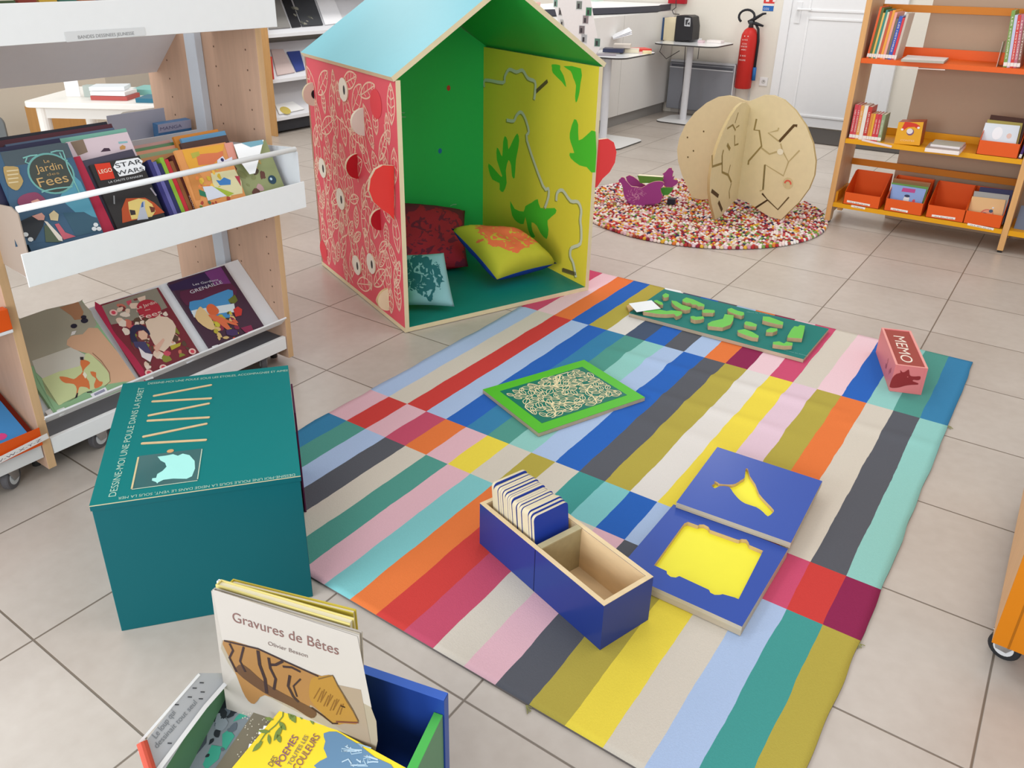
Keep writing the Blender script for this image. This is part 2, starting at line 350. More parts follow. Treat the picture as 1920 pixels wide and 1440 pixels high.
for i in range(2500):
    a, b = rg.uniform(.02, .945), rg.uniform(.03, .985); L = rg.uniform(.10, .20); ang = rg.choice((1.57, 1.3, 1.8, 2.1, 1.0, 4.6, 4.9, .5)) + rg.uniform(-.3, .3)
    ex, ey = a + L * math.cos(ang), b + L * math.sin(ang); mx_, my_ = (a + ex) / 2, (b + ey) / 2
    if not (inwall(ex, ey) and inwall(mx_ - .025, my_) and inwall(mx_ + .025, my_)): continue
    if any(math.hypot(mx_ - q[0], my_ - q[1]) < q[2] * .9 + .02 for q in fc) or any(math.hypot(mx_ - q[0], my_ - q[1]) < (q[2] + L) * .275 for q in pl): continue
    pl.append((mx_, my_, L)); leaf(lw, LF, a, b, L, ang, L * rg.uniform(.17, .25), rg.randint(3, 6), rg.uniform(.0058, .0075), LINE, .0006 + len(pl) * 2e-6)
for i in range(22):                                   # twigs and swirls
    a, b = rg.uniform(.05, .9), rg.uniform(.05, .95); pts = [(a, b)]; t = rg.uniform(0, 6.3)
    for k in range(rg.randint(6, 14)):
        t += rg.uniform(-.55, .55); a = cl(a + .022 * math.cos(t), .012, HW - .012); b = cl(b + .022 * math.sin(t), .025, EV - .012); pts.append((a, b))
    lw.stroke(LF, pts, rg.uniform(.004, .0065), LINE, .001 + i * 2e-6)
for q in fc: lw.disc(LF, q[0], q[1], q[2], q[2] * 1.03, '#de3c48|s' if q[3] == 'r' else RED, .0013)
lw.build('side_wall_engraved', house)
mb = MB()
for x, y, r, k in flat:
    if k == 'r': continue
    a, b = LF.ab(x, y); m = MB(); m.prism(circle(LF, a, b, r), LF.n * .005, '#e8e2d2|s', '#d8c9a6|w'); m.disc(LF, a + .012, b, .0105, .019, '#2b2a30|s', .0056); m.build('eye_inlay', house)
rw = side(FR, BR, -e, RED, YEL, 'x')
RI = F(BR - e * TH, -d_, v=up)                         # inside of the yellow wall
def z2(l): return [(560 + x / 3, y / 3) for x, y in l]
CRO = '#5cc838|s'
crocs = [[(1230, 750), (1240, 790), (1232, 850), (1222, 900), (1215, 1000), (1200, 990), (1195, 930), (1180, 900), (1165, 960), (1170, 1030), (1150, 1080), (1130, 1065), (1130, 1030), (1090, 1010), (1070, 960), (1068, 920), (1100, 950), (1130, 985), (1145, 990), (1115, 900), (1115, 830), (1130, 850), (1145, 880), (1150, 800), (1160, 765), (1175, 790), (1180, 840), (1205, 790)],
 [(1190, 1130), (1215, 1175), (1265, 1190), (1275, 1160), (1310, 1140), (1345, 1120), (1360, 1170), (1440, 1170), (1445, 1200), (1400, 1240), (1405, 1290), (1395, 1345), (1360, 1310), (1340, 1270), (1310, 1250), (1315, 1300), (1330, 1330), (1310, 1335), (1290, 1290), (1275, 1220), (1265, 1260), (1230, 1250), (1200, 1210)],
 [(1550, 670), (1572, 700), (1575, 790), (1620, 760), (1670, 740), (1668, 970), (1620, 940), (1580, 930), (1530, 890), (1525, 860), (1550, 860), (1530, 800), (1525, 750)],
 [(1425, 362), (1470, 367), (1470, 390), (1490, 425), (1505, 490), (1480, 460), (1430, 410), (1425, 380)],
 [(1490, 372), (1588, 385), (1585, 470), (1575, 540), (1560, 578), (1555, 540), (1560, 480), (1545, 440), (1530, 400)]]
for c in crocs: rw.art(RI, sm(z2(c), 2), CRO, .0006)
GR = '#ddd6ba|m'; GD = '#7d6f3c|m'
paths = [[(1045, 490), (1050, 450), (1150, 465), (1160, 430), (1185, 390), (1225, 405), (1260, 395), (1290, 440), (1330, 460), (1330, 520), (1325, 560)], [(1335, 515), (1400, 455)],
 [(1170, 675), (1210, 680), (1225, 650), (1250, 630), (1275, 665), (1295, 740), (1285, 790), (1375, 1045), (1405, 1060), (1405, 1110), (1385, 1170)],
 [(1450, 1130), (1455, 1085), (1485, 1070), (1530, 1130), (1570, 1135), (1590, 1180), (1585, 1240), (1590, 1290), (1585, 1370), (1535, 1395), (1528, 1440), (1545, 1480), (1560, 1560)], [(1485, 1515), (1530, 1530), (1560, 1540)]]
for i, p in enumerate(paths):
    q = smo(z2(p), 3); rw.spx(RI, [(x - 1.5, y + 1.5) for x, y in q], .018, GD if i in (1, 4) else '#a89a3e|m', .0009); rw.spx(RI, q, .016, GR if i not in (1, 4) else '#6b5a35|m', .0012)
rw.build('side_wall_yellow', house)
bw = side(BR, BL, -d_, RED, GRN, 'x', True)
BI = F(BL - d_ * TH, e, v=up)
for (x, y, c) in ((841, 165, '#d8483c|s'), (825, 283, '#2f7fc0|s')):
    a, b = BI.ab(x, y); bw.disc(BI, a, b, .011, .014, c, .0008, 10)
for (x, y) in ((752, 212), (754, 220), (850, 384)):
    a, b = BI.ab(x, y); bw.stroke(BI, [(a - .02, b - .004), (a, b + .002), (a + .02, b)], .005, '#8fc7a0|s', .0008)
bw.build('back_wall', house)
for (A, B, nm, outer, inner) in ((FL, BL, 'roof_panel', LBL, GRN), (FR, BR, 'roof_panel', LBL, DGR)):
    s = (e if A is FL else -e); sl = (s * HW / 2 + up * (RZ - EV)); nrm = (sl.normalized()).cross(d_).normalized()
    if nrm.z < 0: nrm = -nrm
    p = [A - sl * .012, B - sl * .012, B + sl, A + sl]; p = [q + up * EV for q in p]
    m = MB(); n = 4; ip = [q + nrm * TH for q in p]; m.add(p + ip, [(0, 1, 2, 3), (7, 6, 5, 4), (0, 4, 5, 1), (1, 5, 6, 2), (2, 6, 7, 3), (3, 7, 4, 0)], [inner, outer] + [PLY] * 4)
    m.build(nm, house)
# discs slotted through the side wall, facing the front
PF_ = lambda a: F(LF(a, 0, 0), -e, v=up)                # parallel to the front: u outward (away from wall)
for (x, y, r, face, rimc, pup) in ((589, 177, .052, '#e4dccb|s', '#d8c9a6|w', 1), (683, 229, .055, '#dfdacb|s', '#e9e2cc|w', 0), (671, 312, .053, '#c2242e|s', '#e2cfae|w', 0), (714, 412, .045, '#b8202c|s', '#e2cfae|w', 0), (729, 562, .05, '#e6d9b4|s', '#cdb684|w', 0)):
    a, b = LF.ab(x, y); fr = PF_(a); m = MB()
    pts = [fr(r * math.cos(t), b + r * math.sin(t), 0) for t in [math.radians(-90 + 180 * k / 14) for k in range(15)]]
    m.prism(pts, -d_ * -.016, rimc, rimc, face); n = len(pts)
    m = MB(); q = pts; q2 = [p + d_ * .016 for p in pts]; k = len(q)
    m.add(q + q2, [list(range(k)), list(range(k, 2 * k))[::-1]] + [(i, k + i, k + (i + 1) % k, (i + 1) % k) for i in range(k)], [face, face] + [rimc] * k)
    if pup: m.poly([fr(.014 * max(0, math.cos(t)), b + .019 * math.sin(t), 0) - d_ * .0008 for t in [math.radians(-90 + 180 * j / 8) for j in range(9)]][::-1], '#2a2a2e|s')
    o = m.build('eye_disc', house); o['label'] = 'half disc slotted through the engraved wall'
for (pix, a) in (([(739, 311), (718, 310), (704, 318), (695, 335), (692, 357), (700, 378), (715, 392), (730, 402), (739, 413)], HW - .035),):
    o0 = LF(a, 0, 0); q = [P(x, y, o0, -d_) for x, y in pix]; q2 = [p + d_ * .018 for p in q]; k = len(q); m = MB()
    m.add(q + q2, [list(range(k)), list(range(k, 2 * k))[::-1]] + [(i, k + i, k + (i + 1) % k, (i + 1) % k) for i in range(k)], ['#e2403a|s', '#e2403a|s'] + ['#e2cfae|w'] * k); m.build('heart_disc', house)
o0 = FR + d_ * .035; pix = [(1123, 262), (1140, 260), (1151, 267), (1156, 285), (1153, 305), (1143, 323), (1130, 335), (1120, 350), (1115, 353)]
q = [P(x, y, o0, -d_) for x, y in pix]; q2 = [p + d_ * .018 for p in q]; k = len(q); m = MB()
m.add(q + q2, [list(range(k)), list(range(k, 2 * k))[::-1]] + [(i, k + i, k + (i + 1) % k, (i + 1) % k) for i in range(k)], ['#ea4444|s', '#ea4444|s'] + ['#e2cfae|w'] * k); m.build('heart_disc', house)

# ---------------------------------------------------------------- cushions
def print_mat(A, B, scale, cx=.5, cy=.5, rad=.35, name='printed_cloth', thr=.5):
    m = bpy.data.materials.new(name); m.use_nodes = True; nt = m.node_tree; b = nt.nodes['Principled BSDF']; L = nt.links.new
    uv = nt.nodes.new('ShaderNodeTexCoord'); n = nt.nodes.new('ShaderNodeTexNoise'); n.inputs['Scale'].default_value = scale; n.inputs['Detail'].default_value = 3; n.inputs['Distortion'].default_value = 1.6; L(uv.outputs['UV'], n.inputs['Vector'])
    n3 = nt.nodes.new('ShaderNodeTexNoise'); n3.inputs['Scale'].default_value = 5; n3.inputs['Detail'].default_value = 4; L(uv.outputs['UV'], n3.inputs['Vector']); va = nt.nodes.new('ShaderNodeVectorMath'); va.operation = 'MULTIPLY_ADD'; va.inputs[1].default_value = (.5, .5, 0); L(n3.outputs['Color'], va.inputs[0]); L(uv.outputs['UV'], va.inputs[2]); vm = nt.nodes.new('ShaderNodeVectorMath'); vm.operation = 'DISTANCE'; vm.inputs[1].default_value = (cx + .25, cy + .25, 0); L(va.outputs[0], vm.inputs[0])
    mr = nt.nodes.new('ShaderNodeMapRange'); mr.inputs[1].default_value = rad; mr.inputs[2].default_value = rad * 1.15; mr.inputs[3].default_value = .1; mr.inputs[4].default_value = -.6; L(vm.outputs['Value'], mr.inputs[0])
    ad = nt.nodes.new('ShaderNodeMath'); L(n.outputs[0], ad.inputs[0]); L(mr.outputs[0], ad.inputs[1])
    cr = nt.nodes.new('ShaderNodeValToRGB'); cr.color_ramp.interpolation = 'LINEAR'; cr.color_ramp.elements[0].position = thr - .01; cr.color_ramp.elements[0].color = lin(A); cr.color_ramp.elements[1].position = thr + .01; cr.color_ramp.elements[1].color = lin(B); L(ad.outputs[0], cr.inputs[0])
    L(cr.outputs[0], b.inputs['Base Color']); b.inputs['Roughness'].default_value = .9; return m
def pillow(corners, T, front, back, name, label, cat, group=None, n=22, seed=1, pinch=.06):
    A, B, C, D = [V3(c) for c in corners]                # around the face, counter-clockwise seen from the front
    nr = (C - A).cross(D - B).normalized(); m = MB(); rg = random.Random(seed); cen = (A + B + C + D) / 4
    def pt(u, v, s):
        p = (A * (1 - u) + B * u) * (1 - v) + (D * (1 - u) + C * u) * v
        uu, vv = 2 * u - 1, 2 * v - 1; k = 1 - pinch * ((1 - uu * uu) * abs(vv) ** 3 + (1 - vv * vv) * abs(uu) ** 3)
        p = cen + (p - cen) * k; h = max(0, (1 - uu ** 4) * (1 - vv ** 4)) ** .55
        w = .10 * noise.noise(V3((u * 3 + seed, v * 3, s * 2))) + .05 * noise.noise(V3((u * 9 + seed, v * 9, s * 2)))
        return p + nr * s * T / 2 * h * (1 + w * 1.6)
    g = [(i / n, j / n) for j in range(n + 1) for i in range(n + 1)]
    f = [(j * (n + 1) + i, j * (n + 1) + i + 1, (j + 1) * (n + 1) + i + 1, (j + 1) * (n + 1) + i) for j in range(n) for i in range(n)]
    m.add([pt(u, v, 1) for u, v in g], f, 'a'); m.add([pt(u, v, -1) for u, v in g], [q[::-1] for q in f], 'b'); m.keys = [front, back]
    o = m.build(name, smooth=True); me = o.data; uvl = me.uv_layers.new(name='UV'); N = (n + 1) ** 2
    for lp in me.loops: uvl.data[lp.index].uv = g[lp.vertex_index % N]
    me.update(); wm = o.modifiers.new('seam', 'WELD'); wm.merge_threshold = .0004
    return tag(o, label, cat, group)
mar = print_mat('#7c2440', '#b8283c', 7, .5, .35, .5, 'maroon_print', .53); marb = M('#c02238|c')
fl = TH + .005
pillow([G(735, 512, .06), G(878, 500, .05), P(872, 395, BL - d_ * .09, d_), P(728, 380, BL - d_ * .09, d_)], .14, mar, marb, 'cushion', 'large maroon cushion leaning in the back corner of the play house', 'cushion', seed=2)
teal = print_mat('#86b3b5', '#1f6468', 6, .42, .55, .42, 'leaf_print_teal', .52)
tl = [G(762, 572, .055), G(852, 575, .05)]
bk = (tl[0] + tl[1]) / 2; nn = V3((.35, -.62, .62)); pillow([tl[0], tl[1], P(832, 474, bk, nn), P(752, 478, bk, nn)], .075, teal, M('#d2a23c|c'), 'cushion', 'small teal cushion with a dark leaf print by the red side wall', 'cushion', seed=5, pinch=.03)
yel = print_mat('#b9b52c', '#dd6b3c', 7, .5, .6, .38, 'leaf_print_orange', .5)
pillow([G(932, 524, .085), G(1044, 494, .095), G(972, 436, .23), G(845, 428, .25)], .19, yel, M('#2a4bb0|c'), 'cushion', 'yellow cushion with an orange print and blue back by the yellow wall', 'cushion', seed=9)

# ================================================================ toys on the rug
RZ0 = .0066
RG = F((0, 0, RZ0), (1, 0, 0), (0, 1, 0))
def q3(l, x0, y0, k): return [(x0 + x * k, y0 + y * k) for x, y in l]
# --- green framed engraved board
t = thing('engraved_board', 'square board with bright green frame and cream leaf engraving on teal', 'board', G(1063, 745, RZ0))
c = [G(905, 730, .022), G(1010, 812, .022), G(1222, 752, .022), G(1098, 677, .022)]
gb = F(c[0], c[1] - c[0], n=(0, 0, 1)); 
wv = (c[1] - c[0]).length; hv = ((c[3] - c[0]).length + (c[2] - c[1]).length) / 2
gb = F(c[0] - V3((0, 0, .0154)), c[1] - c[0], v=c[3] - c[0])
m = MB(); m.box(gb, 0, wv, 0, hv, .0004, .014, '#b8a78c|w1'); m.box(gb, 0, wv, 0, hv, .014, .0156, '#54b82e|s'); m.build('base_board', t, bevel=.001)
m = MB(); bx = .045
m.box(gb, bx, wv - bx, bx, hv - bx, .0157, .0163, '#12705f|s'); rg = random.Random(5); top = gb.up(.0163); CL = '#ecdcae|m'
pl = []
for i in range(2600):
    a, b = rg.uniform(bx + .012, wv - bx - .012), rg.uniform(bx + .012, hv - bx - .012)
    if (a > wv * .66 and b > hv * .60 and rg.random() < .8) or (a > wv * .74 and b < hv * .28 and rg.random() < .7): continue
    L = rg.uniform(.028, .046); ang = rg.uniform(0, 6.28); ex, ey = a + L * math.cos(ang), b + L * math.sin(ang)
    if not (bx + .008 < ex < wv - bx - .008 and bx + .008 < ey < hv - bx - .008) or any(math.hypot((a + ex) / 2 - q[0], (b + ey) / 2 - q[1]) < .021 for q in pl): continue
    pl.append(((a + ex) / 2, (b + ey) / 2)); leaf(m, top, a, b, L, ang, L * .27, 1, .0027, CL, .0004 + len(pl) * 3e-6)
for i in range(8):
    a, b = rg.uniform(bx + .05, wv - bx - .06), rg.uniform(bx + .05, hv - bx - .06); pts = [(a, b)]; th = rg.uniform(0, 6)
    for k in range(9):
        th += rg.uniform(-.5, .5); a = cl(a + .018 * math.cos(th), bx + .01, wv - bx - .01); b = cl(b + .018 * math.sin(th), bx + .01, hv - bx - .01); pts.append((a, b))
    m.stroke(top, pts, .0045, CL, .001 + i * 3e-6)
m.build('engraved_panel', t)
# --- long teal board with loose green blocks
lbx = (1.143, 1.901, .700, 1.060); LZ = .006
m = MB(); bf = F((0, 0, LZ), (1, 0, 0), (0, 1, 0))
t = thing('puzzle_board', 'long teal board on the far edge of the rug carrying loose green blocks', 'board', (1.52, .88, LZ))
m.box(bf, *lbx, 0.001, .016, '#b7a58d|w1'); m.box(bf, *lbx, .016, .0175, '#1f776e|p'); m.build('base_board', t, bevel=.0012)
m = MB(); tf = bf.up(.0176); m.text('dans la foret', tf, (1400, 585), (1440, 590), .008, '#7fb5ae|s', .0005); m.text('chercher les animaux', tf, (1470, 657), (1515, 668), .008, '#7fb5ae|s', .0005); m.build('lettering', t)
BZ = LZ + .0177; kk = 440 / 1920
blk = [('block of a small round green tree at the far end of the teal board', [(445, 145), (470, 128), (500, 140), (498, 158), (478, 165), (455, 165)]),
 ('short green block beside the white paper sheet', [(378, 188), (400, 185), (445, 205), (452, 222), (430, 225), (380, 200)]),
 ('long ridged green block running down from the paper sheet', [(520, 188), (560, 195), (610, 225), (680, 245), (672, 262), (640, 268), (600, 262), (550, 232), (525, 210)]),
 ('longest toothed green block near the far edge of the teal board', [(610, 180), (640, 163), (700, 180), (790, 222), (788, 240), (770, 235), (740, 238), (720, 222), (690, 222), (670, 208), (640, 208), (610, 195)]),
 ('crocodile shaped green block lying in front of the white paper sheet', [(285, 262), (310, 255), (420, 262), (480, 275), (520, 268), (605, 278), (608, 295), (590, 310), (560, 320), (540, 298), (480, 302), (400, 298), (290, 280)]),
 ('small notched green block right of the ridged block', [(770, 268), (800, 260), (872, 268), (875, 285), (860, 292), (835, 290), (775, 290)]),
 ('small curved green block close to the front edge of the teal board', [(675, 318), (700, 315), (720, 322), (780, 318), (788, 335), (760, 345), (715, 350), (680, 338)]),
 ('big green block with a raised head in the middle of the teal board', [(815, 378), (850, 358), (940, 338), (955, 300), (1030, 310), (1025, 350), (1005, 385), (940, 410), (820, 398)]),
 ('green block shaped like a leaning trunk behind the big middle block', [(978, 258), (1010, 250), (1060, 272), (1112, 285), (1115, 305), (1095, 315), (1040, 300), (985, 278)]),
 ('pointed green block near the front edge beside the big middle block', [(1060, 432), (1120, 422), (1180, 445), (1235, 478), (1230, 495), (1180, 490), (1120, 470), (1065, 448)]),
 ('small stepped green block behind the pointed block', [(1115, 370), (1130, 358), (1170, 365), (1220, 385), (1215, 402), (1160, 400), (1118, 385)]),
 ('little heart shaped green block between two larger blocks', [(1295, 430), (1330, 412), (1385, 418), (1388, 435), (1350, 450), (1295, 448)]),
 ('green block with a slit along its top near the far right corner', [(1268, 318), (1320, 322), (1370, 340), (1435, 365), (1432, 388), (1390, 385), (1310, 365), (1265, 352)]),
 ('tall tapering green block at the right end of the teal board', [(1468, 480), (1500, 425), (1525, 398), (1555, 402), (1570, 388), (1612, 395), (1605, 440), (1590, 500), (1470, 492)]),
 ('flat ragged green block by the front right corner of the teal board', [(1350, 528), (1400, 522), (1440, 540), (1460, 525), (1512, 535), (1508, 558), (1440, 560), (1350, 548)])]
for lab, pix in blk:
    pts = [G(1140 + x * kk, 520 + y * kk, BZ + .018) for x, y in pix]
    m = MB(); m.prism([p - V3((0, 0, .018)) for p in pts], (0, 0, .018), '#63bd45|s', '#c0a07c|w'); tag(m.build('wooden_block', bevel=.0008), lab, 'block', 'loose green blocks on the teal board')
m = MB(); pf = F((0, 0, BZ + .019), (1, 0, 0), (0, 1, 0)); c4 = [G(1140 + x * kk, 520 + y * kk, BZ + .02) for x, y in [(170, 215), (355, 195), (430, 258), (235, 283)]]
m.prism([p + V3((0, 0, [.0, .004, .001, -.001][i])) for i, p in enumerate(c4)], (0, 0, .0006), '#eeeeee|m'); 
m.add([p for p in []], [], '#eeeeee|m'); tag(m.build('paper_sheet'), 'small white sheet of paper lying over the near end of the teal board', 'paper')
m = MB(); c4 = [G(x, y, .0175) for x, y in [(1246, 541), (1276, 547), (1279, 551), (1248, 545)]]; m.prism(c4, (0, 0, .004), '#e8e8e6|m'); tag(m.build('paper_slip'), 'thin white paper edge sticking out behind the teal board', 'paper')
m = MB(); c4 = [G(x, y, .008) for x, y in [(1174, 577), (1186, 572), (1190, 582), (1180, 588)]]; m.prism(c4, (0, 0, .010), '#c8a062|w'); tag(m.build('wooden_peg', bevel=.001), 'tiny brown wooden peg at the near corner of the teal board', 'peg')
# --- memo box
A = G(1667, 733, RZ0); B = G(1725, 738, RZ0); u = V3((.94, .344, 0)).normalized(); mf = F(A, u, n=(0, 0, 1)); w = .108; L = .34; H = .108
t = thing('game_box', 'pink sliding-lid box with a red wolf head on its end, standing on the rug', 'box', mf(w / 2, L / 2, 0))
m = MB(); PK = '#d87c7c|s'; PK2 = '#eaa096|s'
m.box(mf, 0, w, 0, L, 0, .006, PK); m.box(mf, 0, .009, 0, L, .006, H, PK); m.box(mf, w - .009, w, 0, L, .006, H, PK); m.box(mf, .009, w - .009, 0, .009, .006, H, PK); m.box(mf, .009, w - .009, L - .009, L, .006, H, PK)
for k in ((0, .008, 0, L), (w - .008, w, 0, L), (.008, w - .008, 0, .006), (.008, w - .008, L - .006, L)): m.box(mf, k[0], k[1], k[2], k[3], H, H + .0008, PK2)
ef = F(mf(0, 0, 0), u, v=up)
z6 = lambda l: [(1540 + x * .15625, 620 + y * .15625) for x, y in l]
wolf = z6([(820, 655), (850, 570), (900, 520), (950, 505), (945, 470), (975, 500), (1010, 490), (1050, 465), (1058, 520), (1075, 545), (1130, 550), (1188, 548), (1185, 585), (1150, 595), (1105, 590), (1098, 608), (1160, 630), (1155, 648), (1080, 650), (1000, 662), (940, 680), (870, 688), (825, 680)])
m.art(ef, sm(wolf, 2), '#8f3032|s', .0009); ea, eb = ef.ab(*z6([(1035, 553)])[0]); m.disc(ef, ea, eb, .0022, .0022, '#d06a66|s', .0014, 8)
sf = F(mf(0, L, 0), -mf.v, v=up); rg = random.Random(4)
for i in range(7):
    a, b = rg.uniform(.2, .3), rg.uniform(.03, .08); leaf(m, sf, a, b, .02, rg.uniform(0, 6), .006, 2, .0015, '#b05c62|s', .0009)
m.build('body', t, bevel=.0012)
m = MB(); m.box(mf, .0092, w - .0092, .0075, L - .0075, H - .006, H - .002, '#a04a42|s'); lf = mf.up(H - .002)
m.text('MEMO', lf, (1675, 629), (1691, 678), .042, '#f0dccb|s', .0006); m.build('sliding_lid', t)
# --- bird board and lorry board
def holed(name, label, corners, z0, layers, hole, holez, label2=None):
    "square board built of layers with a cut-out traced on its top; corners are ccw on the top plane"
    t = thing(name, label, 'board', sum([V3(c) for c in corners], V3((0, 0, 0))) / 4)
    C = [V3((c[0], c[1], 0)) for c in corners]; cz = V3((0, 0, 1)); ins = [V3((p.x, p.y, 0)) for p in hole]
    def ring(m, za, zb, mt, ms, mi):
        n = len(ins); k = 4
        # bridge outer square to inner outline by nearest angle using ngon split: two polygons sharing two bridges
        c0 = sum(ins, V3((0, 0, 0))) / n
        def nearest(p): return min(range(n), key=lambda i: (ins[i] - p).length)
        i0, i2 = nearest(C[0]), nearest(C[2])
        def run(a, b):
            r = [a]
            while r[-1] != b: r.append((r[-1] + 1) % n)
            return r
        for z, fl in ((zb, False), (za, True)):
            pa = [C[0], C[1], C[2]] + [ins[i] for i in run(i0, i2)[::-1]]
            pb = [C[2], C[3], C[0]] + [ins[i] for i in run(i2, i0)[::-1]]
            for pp_ in (pa, pb):
                q = [V3((p.x, p.y, z)) for p in pp_]; m.poly(q[::-1] if fl else q, mt)
        for i in range(4):
            a, b = C[i], C[(i + 1) % 4]; m.poly([V3((a.x, a.y, za)), V3((b.x, b.y, za)), V3((b.x, b.y, zb)), V3((a.x, a.y, zb))], ms)
        for i in range(n):
            a, b = ins[i], ins[(i + 1) % n]; m.poly([V3((a.x, a.y, zb)), V3((b.x, b.y, zb)), V3((b.x, b.y, za)), V3((a.x, a.y, za))], mi)
    zs, ms = layers
    m = MB(); ring(m, holez, zs, ms[0], '#c0b39d|w1', '#c9ab7c|w1'); m.build('cut_out_panel', t)
    m = MB(); m.prism([V3((p.x, p.y, z0)) for p in C], (0, 0, holez - z0 - .0002), '#f2e83c|s', '#b9aa92|w1'); m.build('base_board', t, bevel=.0008)
    return t
ccw2 = lambda pts: pts if sum(pts[i].x * pts[(i + 1) % len(pts)].y - pts[(i + 1) % len(pts)].x * pts[i].y for i in range(len(pts))) > 0 else pts[::-1]
s3 = 520 / 1920
bus = [(455, 300), (480, 290), (550, 315), (560, 308), (590, 308), (622, 325), (632, 345), (820, 412), (835, 415), (850, 408), (885, 412), (900, 432), (905, 450), (1000, 490), (985, 520), (830, 825), (800, 812), (720, 790), (700, 795), (665, 795), (635, 780), (625, 760), (420, 665), (395, 675), (360, 670), (335, 650), (332, 630), (245, 590), (440, 320)]
ZB = .036
hb = ccw2([G(1160 + x * s3, 900 + y * s3, ZB) for x, y in bus])
holed('lorry_puzzle', 'lower blue square board with a yellow lorry cut-out, half under the bird board', ccw2([V3((1.889, -.832, 0)), V3((2.212, -.832, 0)), V3((2.212, -.492, 0)), V3((1.889, -.492, 0))]), RZ0 + .0005, (ZB, ('#3450a4|l',)), hb, .024)
z3 = lambda l: [(880 + x * 680 / 1920, 820 + y * 680 / 1920) for x, y in l]
bird = z3([(1283, 255), (1300, 243), (1295, 232), (1315, 238), (1325, 246), (1375, 250), (1410, 245), (1440, 225), (1458, 212), (1462, 168), (1475, 168), (1485, 205), (1515, 250), (1535, 300), (1575, 345), (1612, 385), (1605, 400), (1580, 418), (1555, 395), (1520, 370), (1460, 350), (1425, 325), (1395, 290), (1375, 262), (1325, 258), (1300, 270)])
ZT = .0545
hb = ccw2([G(x, y, ZT) for x, y in sm(bird, 2)])
BC = [G(1268, 942, ZT), G(1483, 1018, ZT), G(1542, 902, ZT), G(1345, 838, ZT)]
holed('bird_puzzle', 'upper blue square board with a yellow bird cut-out, resting on the lorry board', ccw2(BC), ZB + .0008, (ZT, ('#3a55a8|l',)), hb, .044)
m = MB()
for (x, y) in ((1.93, -.20), (2.17, -.20)): m.box(Z0, x - .02, x + .02, y - .02, y + .02, RZ0, ZB + .0006, '#5d3a2e|s')
tag(m.build('spacer_block', bevel=.001), 'dark wooden spacers propping the far side of the bird board', 'spacer')
# --- card box
A = G(1125, 1219, RZ0); w_, L_, H_ = .158, .463, .132
du = (V3((2.013, -.905, 0)) - V3((1.966, -1.056, 0))).normalized(); cf = F(A, du, n=(0, 0, 1))     # u along the short front end, v toward the far end
NB = '#283a80|l'; t = thing('card_box', 'long open blue wooden box with two compartments, holding cards on the rug', 'box', cf(w_ / 2, L_ / 2, 0))
m = MB(); th = .012
m.box(cf, 0, w_, 0, L_, 0, .008, NB)
for k in ((0, th, 0, L_), (w_ - th, w_, 0, L_), (th, w_ - th, 0, th), (th, w_ - th, L_ - th, L_)):
    m.box(cf, k[0], k[1], k[2], k[3], .008, H_ - .0012, NB); m.box(cf, k[0], k[1], k[2], k[3], H_ - .0012, H_, '#e0c79c|w1')
m.build('body', t)
m = MB()
i0 = .0125
m.box(cf, i0, w_ - i0, i0, L_ - i0, .0082, .0092, '#dcc096|w1')
for k in ((i0, i0 + .001, i0, L_ - i0), (w_ - i0 - .001, w_ - i0, i0, L_ - i0), (i0 + .001, w_ - i0 - .001, i0, i0 + .001), (i0 + .001, w_ - i0 - .001, L_ - i0 - .001, L_ - i0)): m.box(cf, k[0], k[1], k[2], k[3], .0092, H_ - .0016, '#dcc096|w1')
m.build('inner_lining', t)
m = MB(); m.box(cf, i0 + .0012, w_ - i0 - .0012, .229, .236, .0095, H_ - .003, '#a89a74|w1'); m.box(cf, i0 + .0012, w_ - i0 - .0012, .2365, .2435, .0095, H_ - .003, '#a89a74|w1'); m.box(cf, i0 + .0012, w_ - i0 - .0012, .2275, .245, H_ - .003, H_ + .001, '#b3a680|w1'); m.build('divider', t)
m = MB(); m.box(cf, -.0006, .0002, .2355, .2375, 0, H_ - .004, '#141d4a|s'); m.build('panel_joint', t)
m = MB(); m.box(cf, i0 + .002, i0 + .045, .04, .19, .0095, .0135, '#e8d0a6|w1'); tag(m.build('wooden_strip', bevel=.0006), 'thin pale wooden strip lying in the empty compartment of the card box', 'strip')
rg = random.Random(8); y = .262; cw = .112; chh = .185; lean = V3((0, 0, 1)) + cf.v * .12
N = 18; edge = ['#2b43a0', '#e3cfa8', '#2b43a0', '#e6d6a0', '#d9a06a']
for i in range(N):
    tk = .0088; hh = chh + rg.uniform(-.004, .004); yy = y + i * .0094; a0 = .022 + rg.uniform(-.001, .001)
    kf = F(cf(a0, yy, .0095), cf.u, v=lean + cf.v * rg.uniform(-.01, .01))
    m = MB(); pts = rbox(kf, 0, cw, 0, hh, .012, 0); nrm = -kf.n if kf.n.dot(cf.v) > 0 else kf.n
    BLU = '#2741a2|s'
    if i == 0: BLU = '#2741a2|s'
    q = [p + kf.n * 0 for p in pts]; o = MB(); o.prism(q, kf.n * (-tk if kf.n.dot(cf.v) > 0 else tk), BLU, '#d6c8a8|v', '#dccfb2|s')
    lab = 'blue-faced wooden card, foremost of the row in the card box' if i == 0 else 'pale-edged wooden card standing in the row behind the blue foremost card'
    tag(o.build('playing_card', bevel=.0007), lab, 'card', 'wooden cards standing in the blue box' if i else 'foremost card in the blue box')
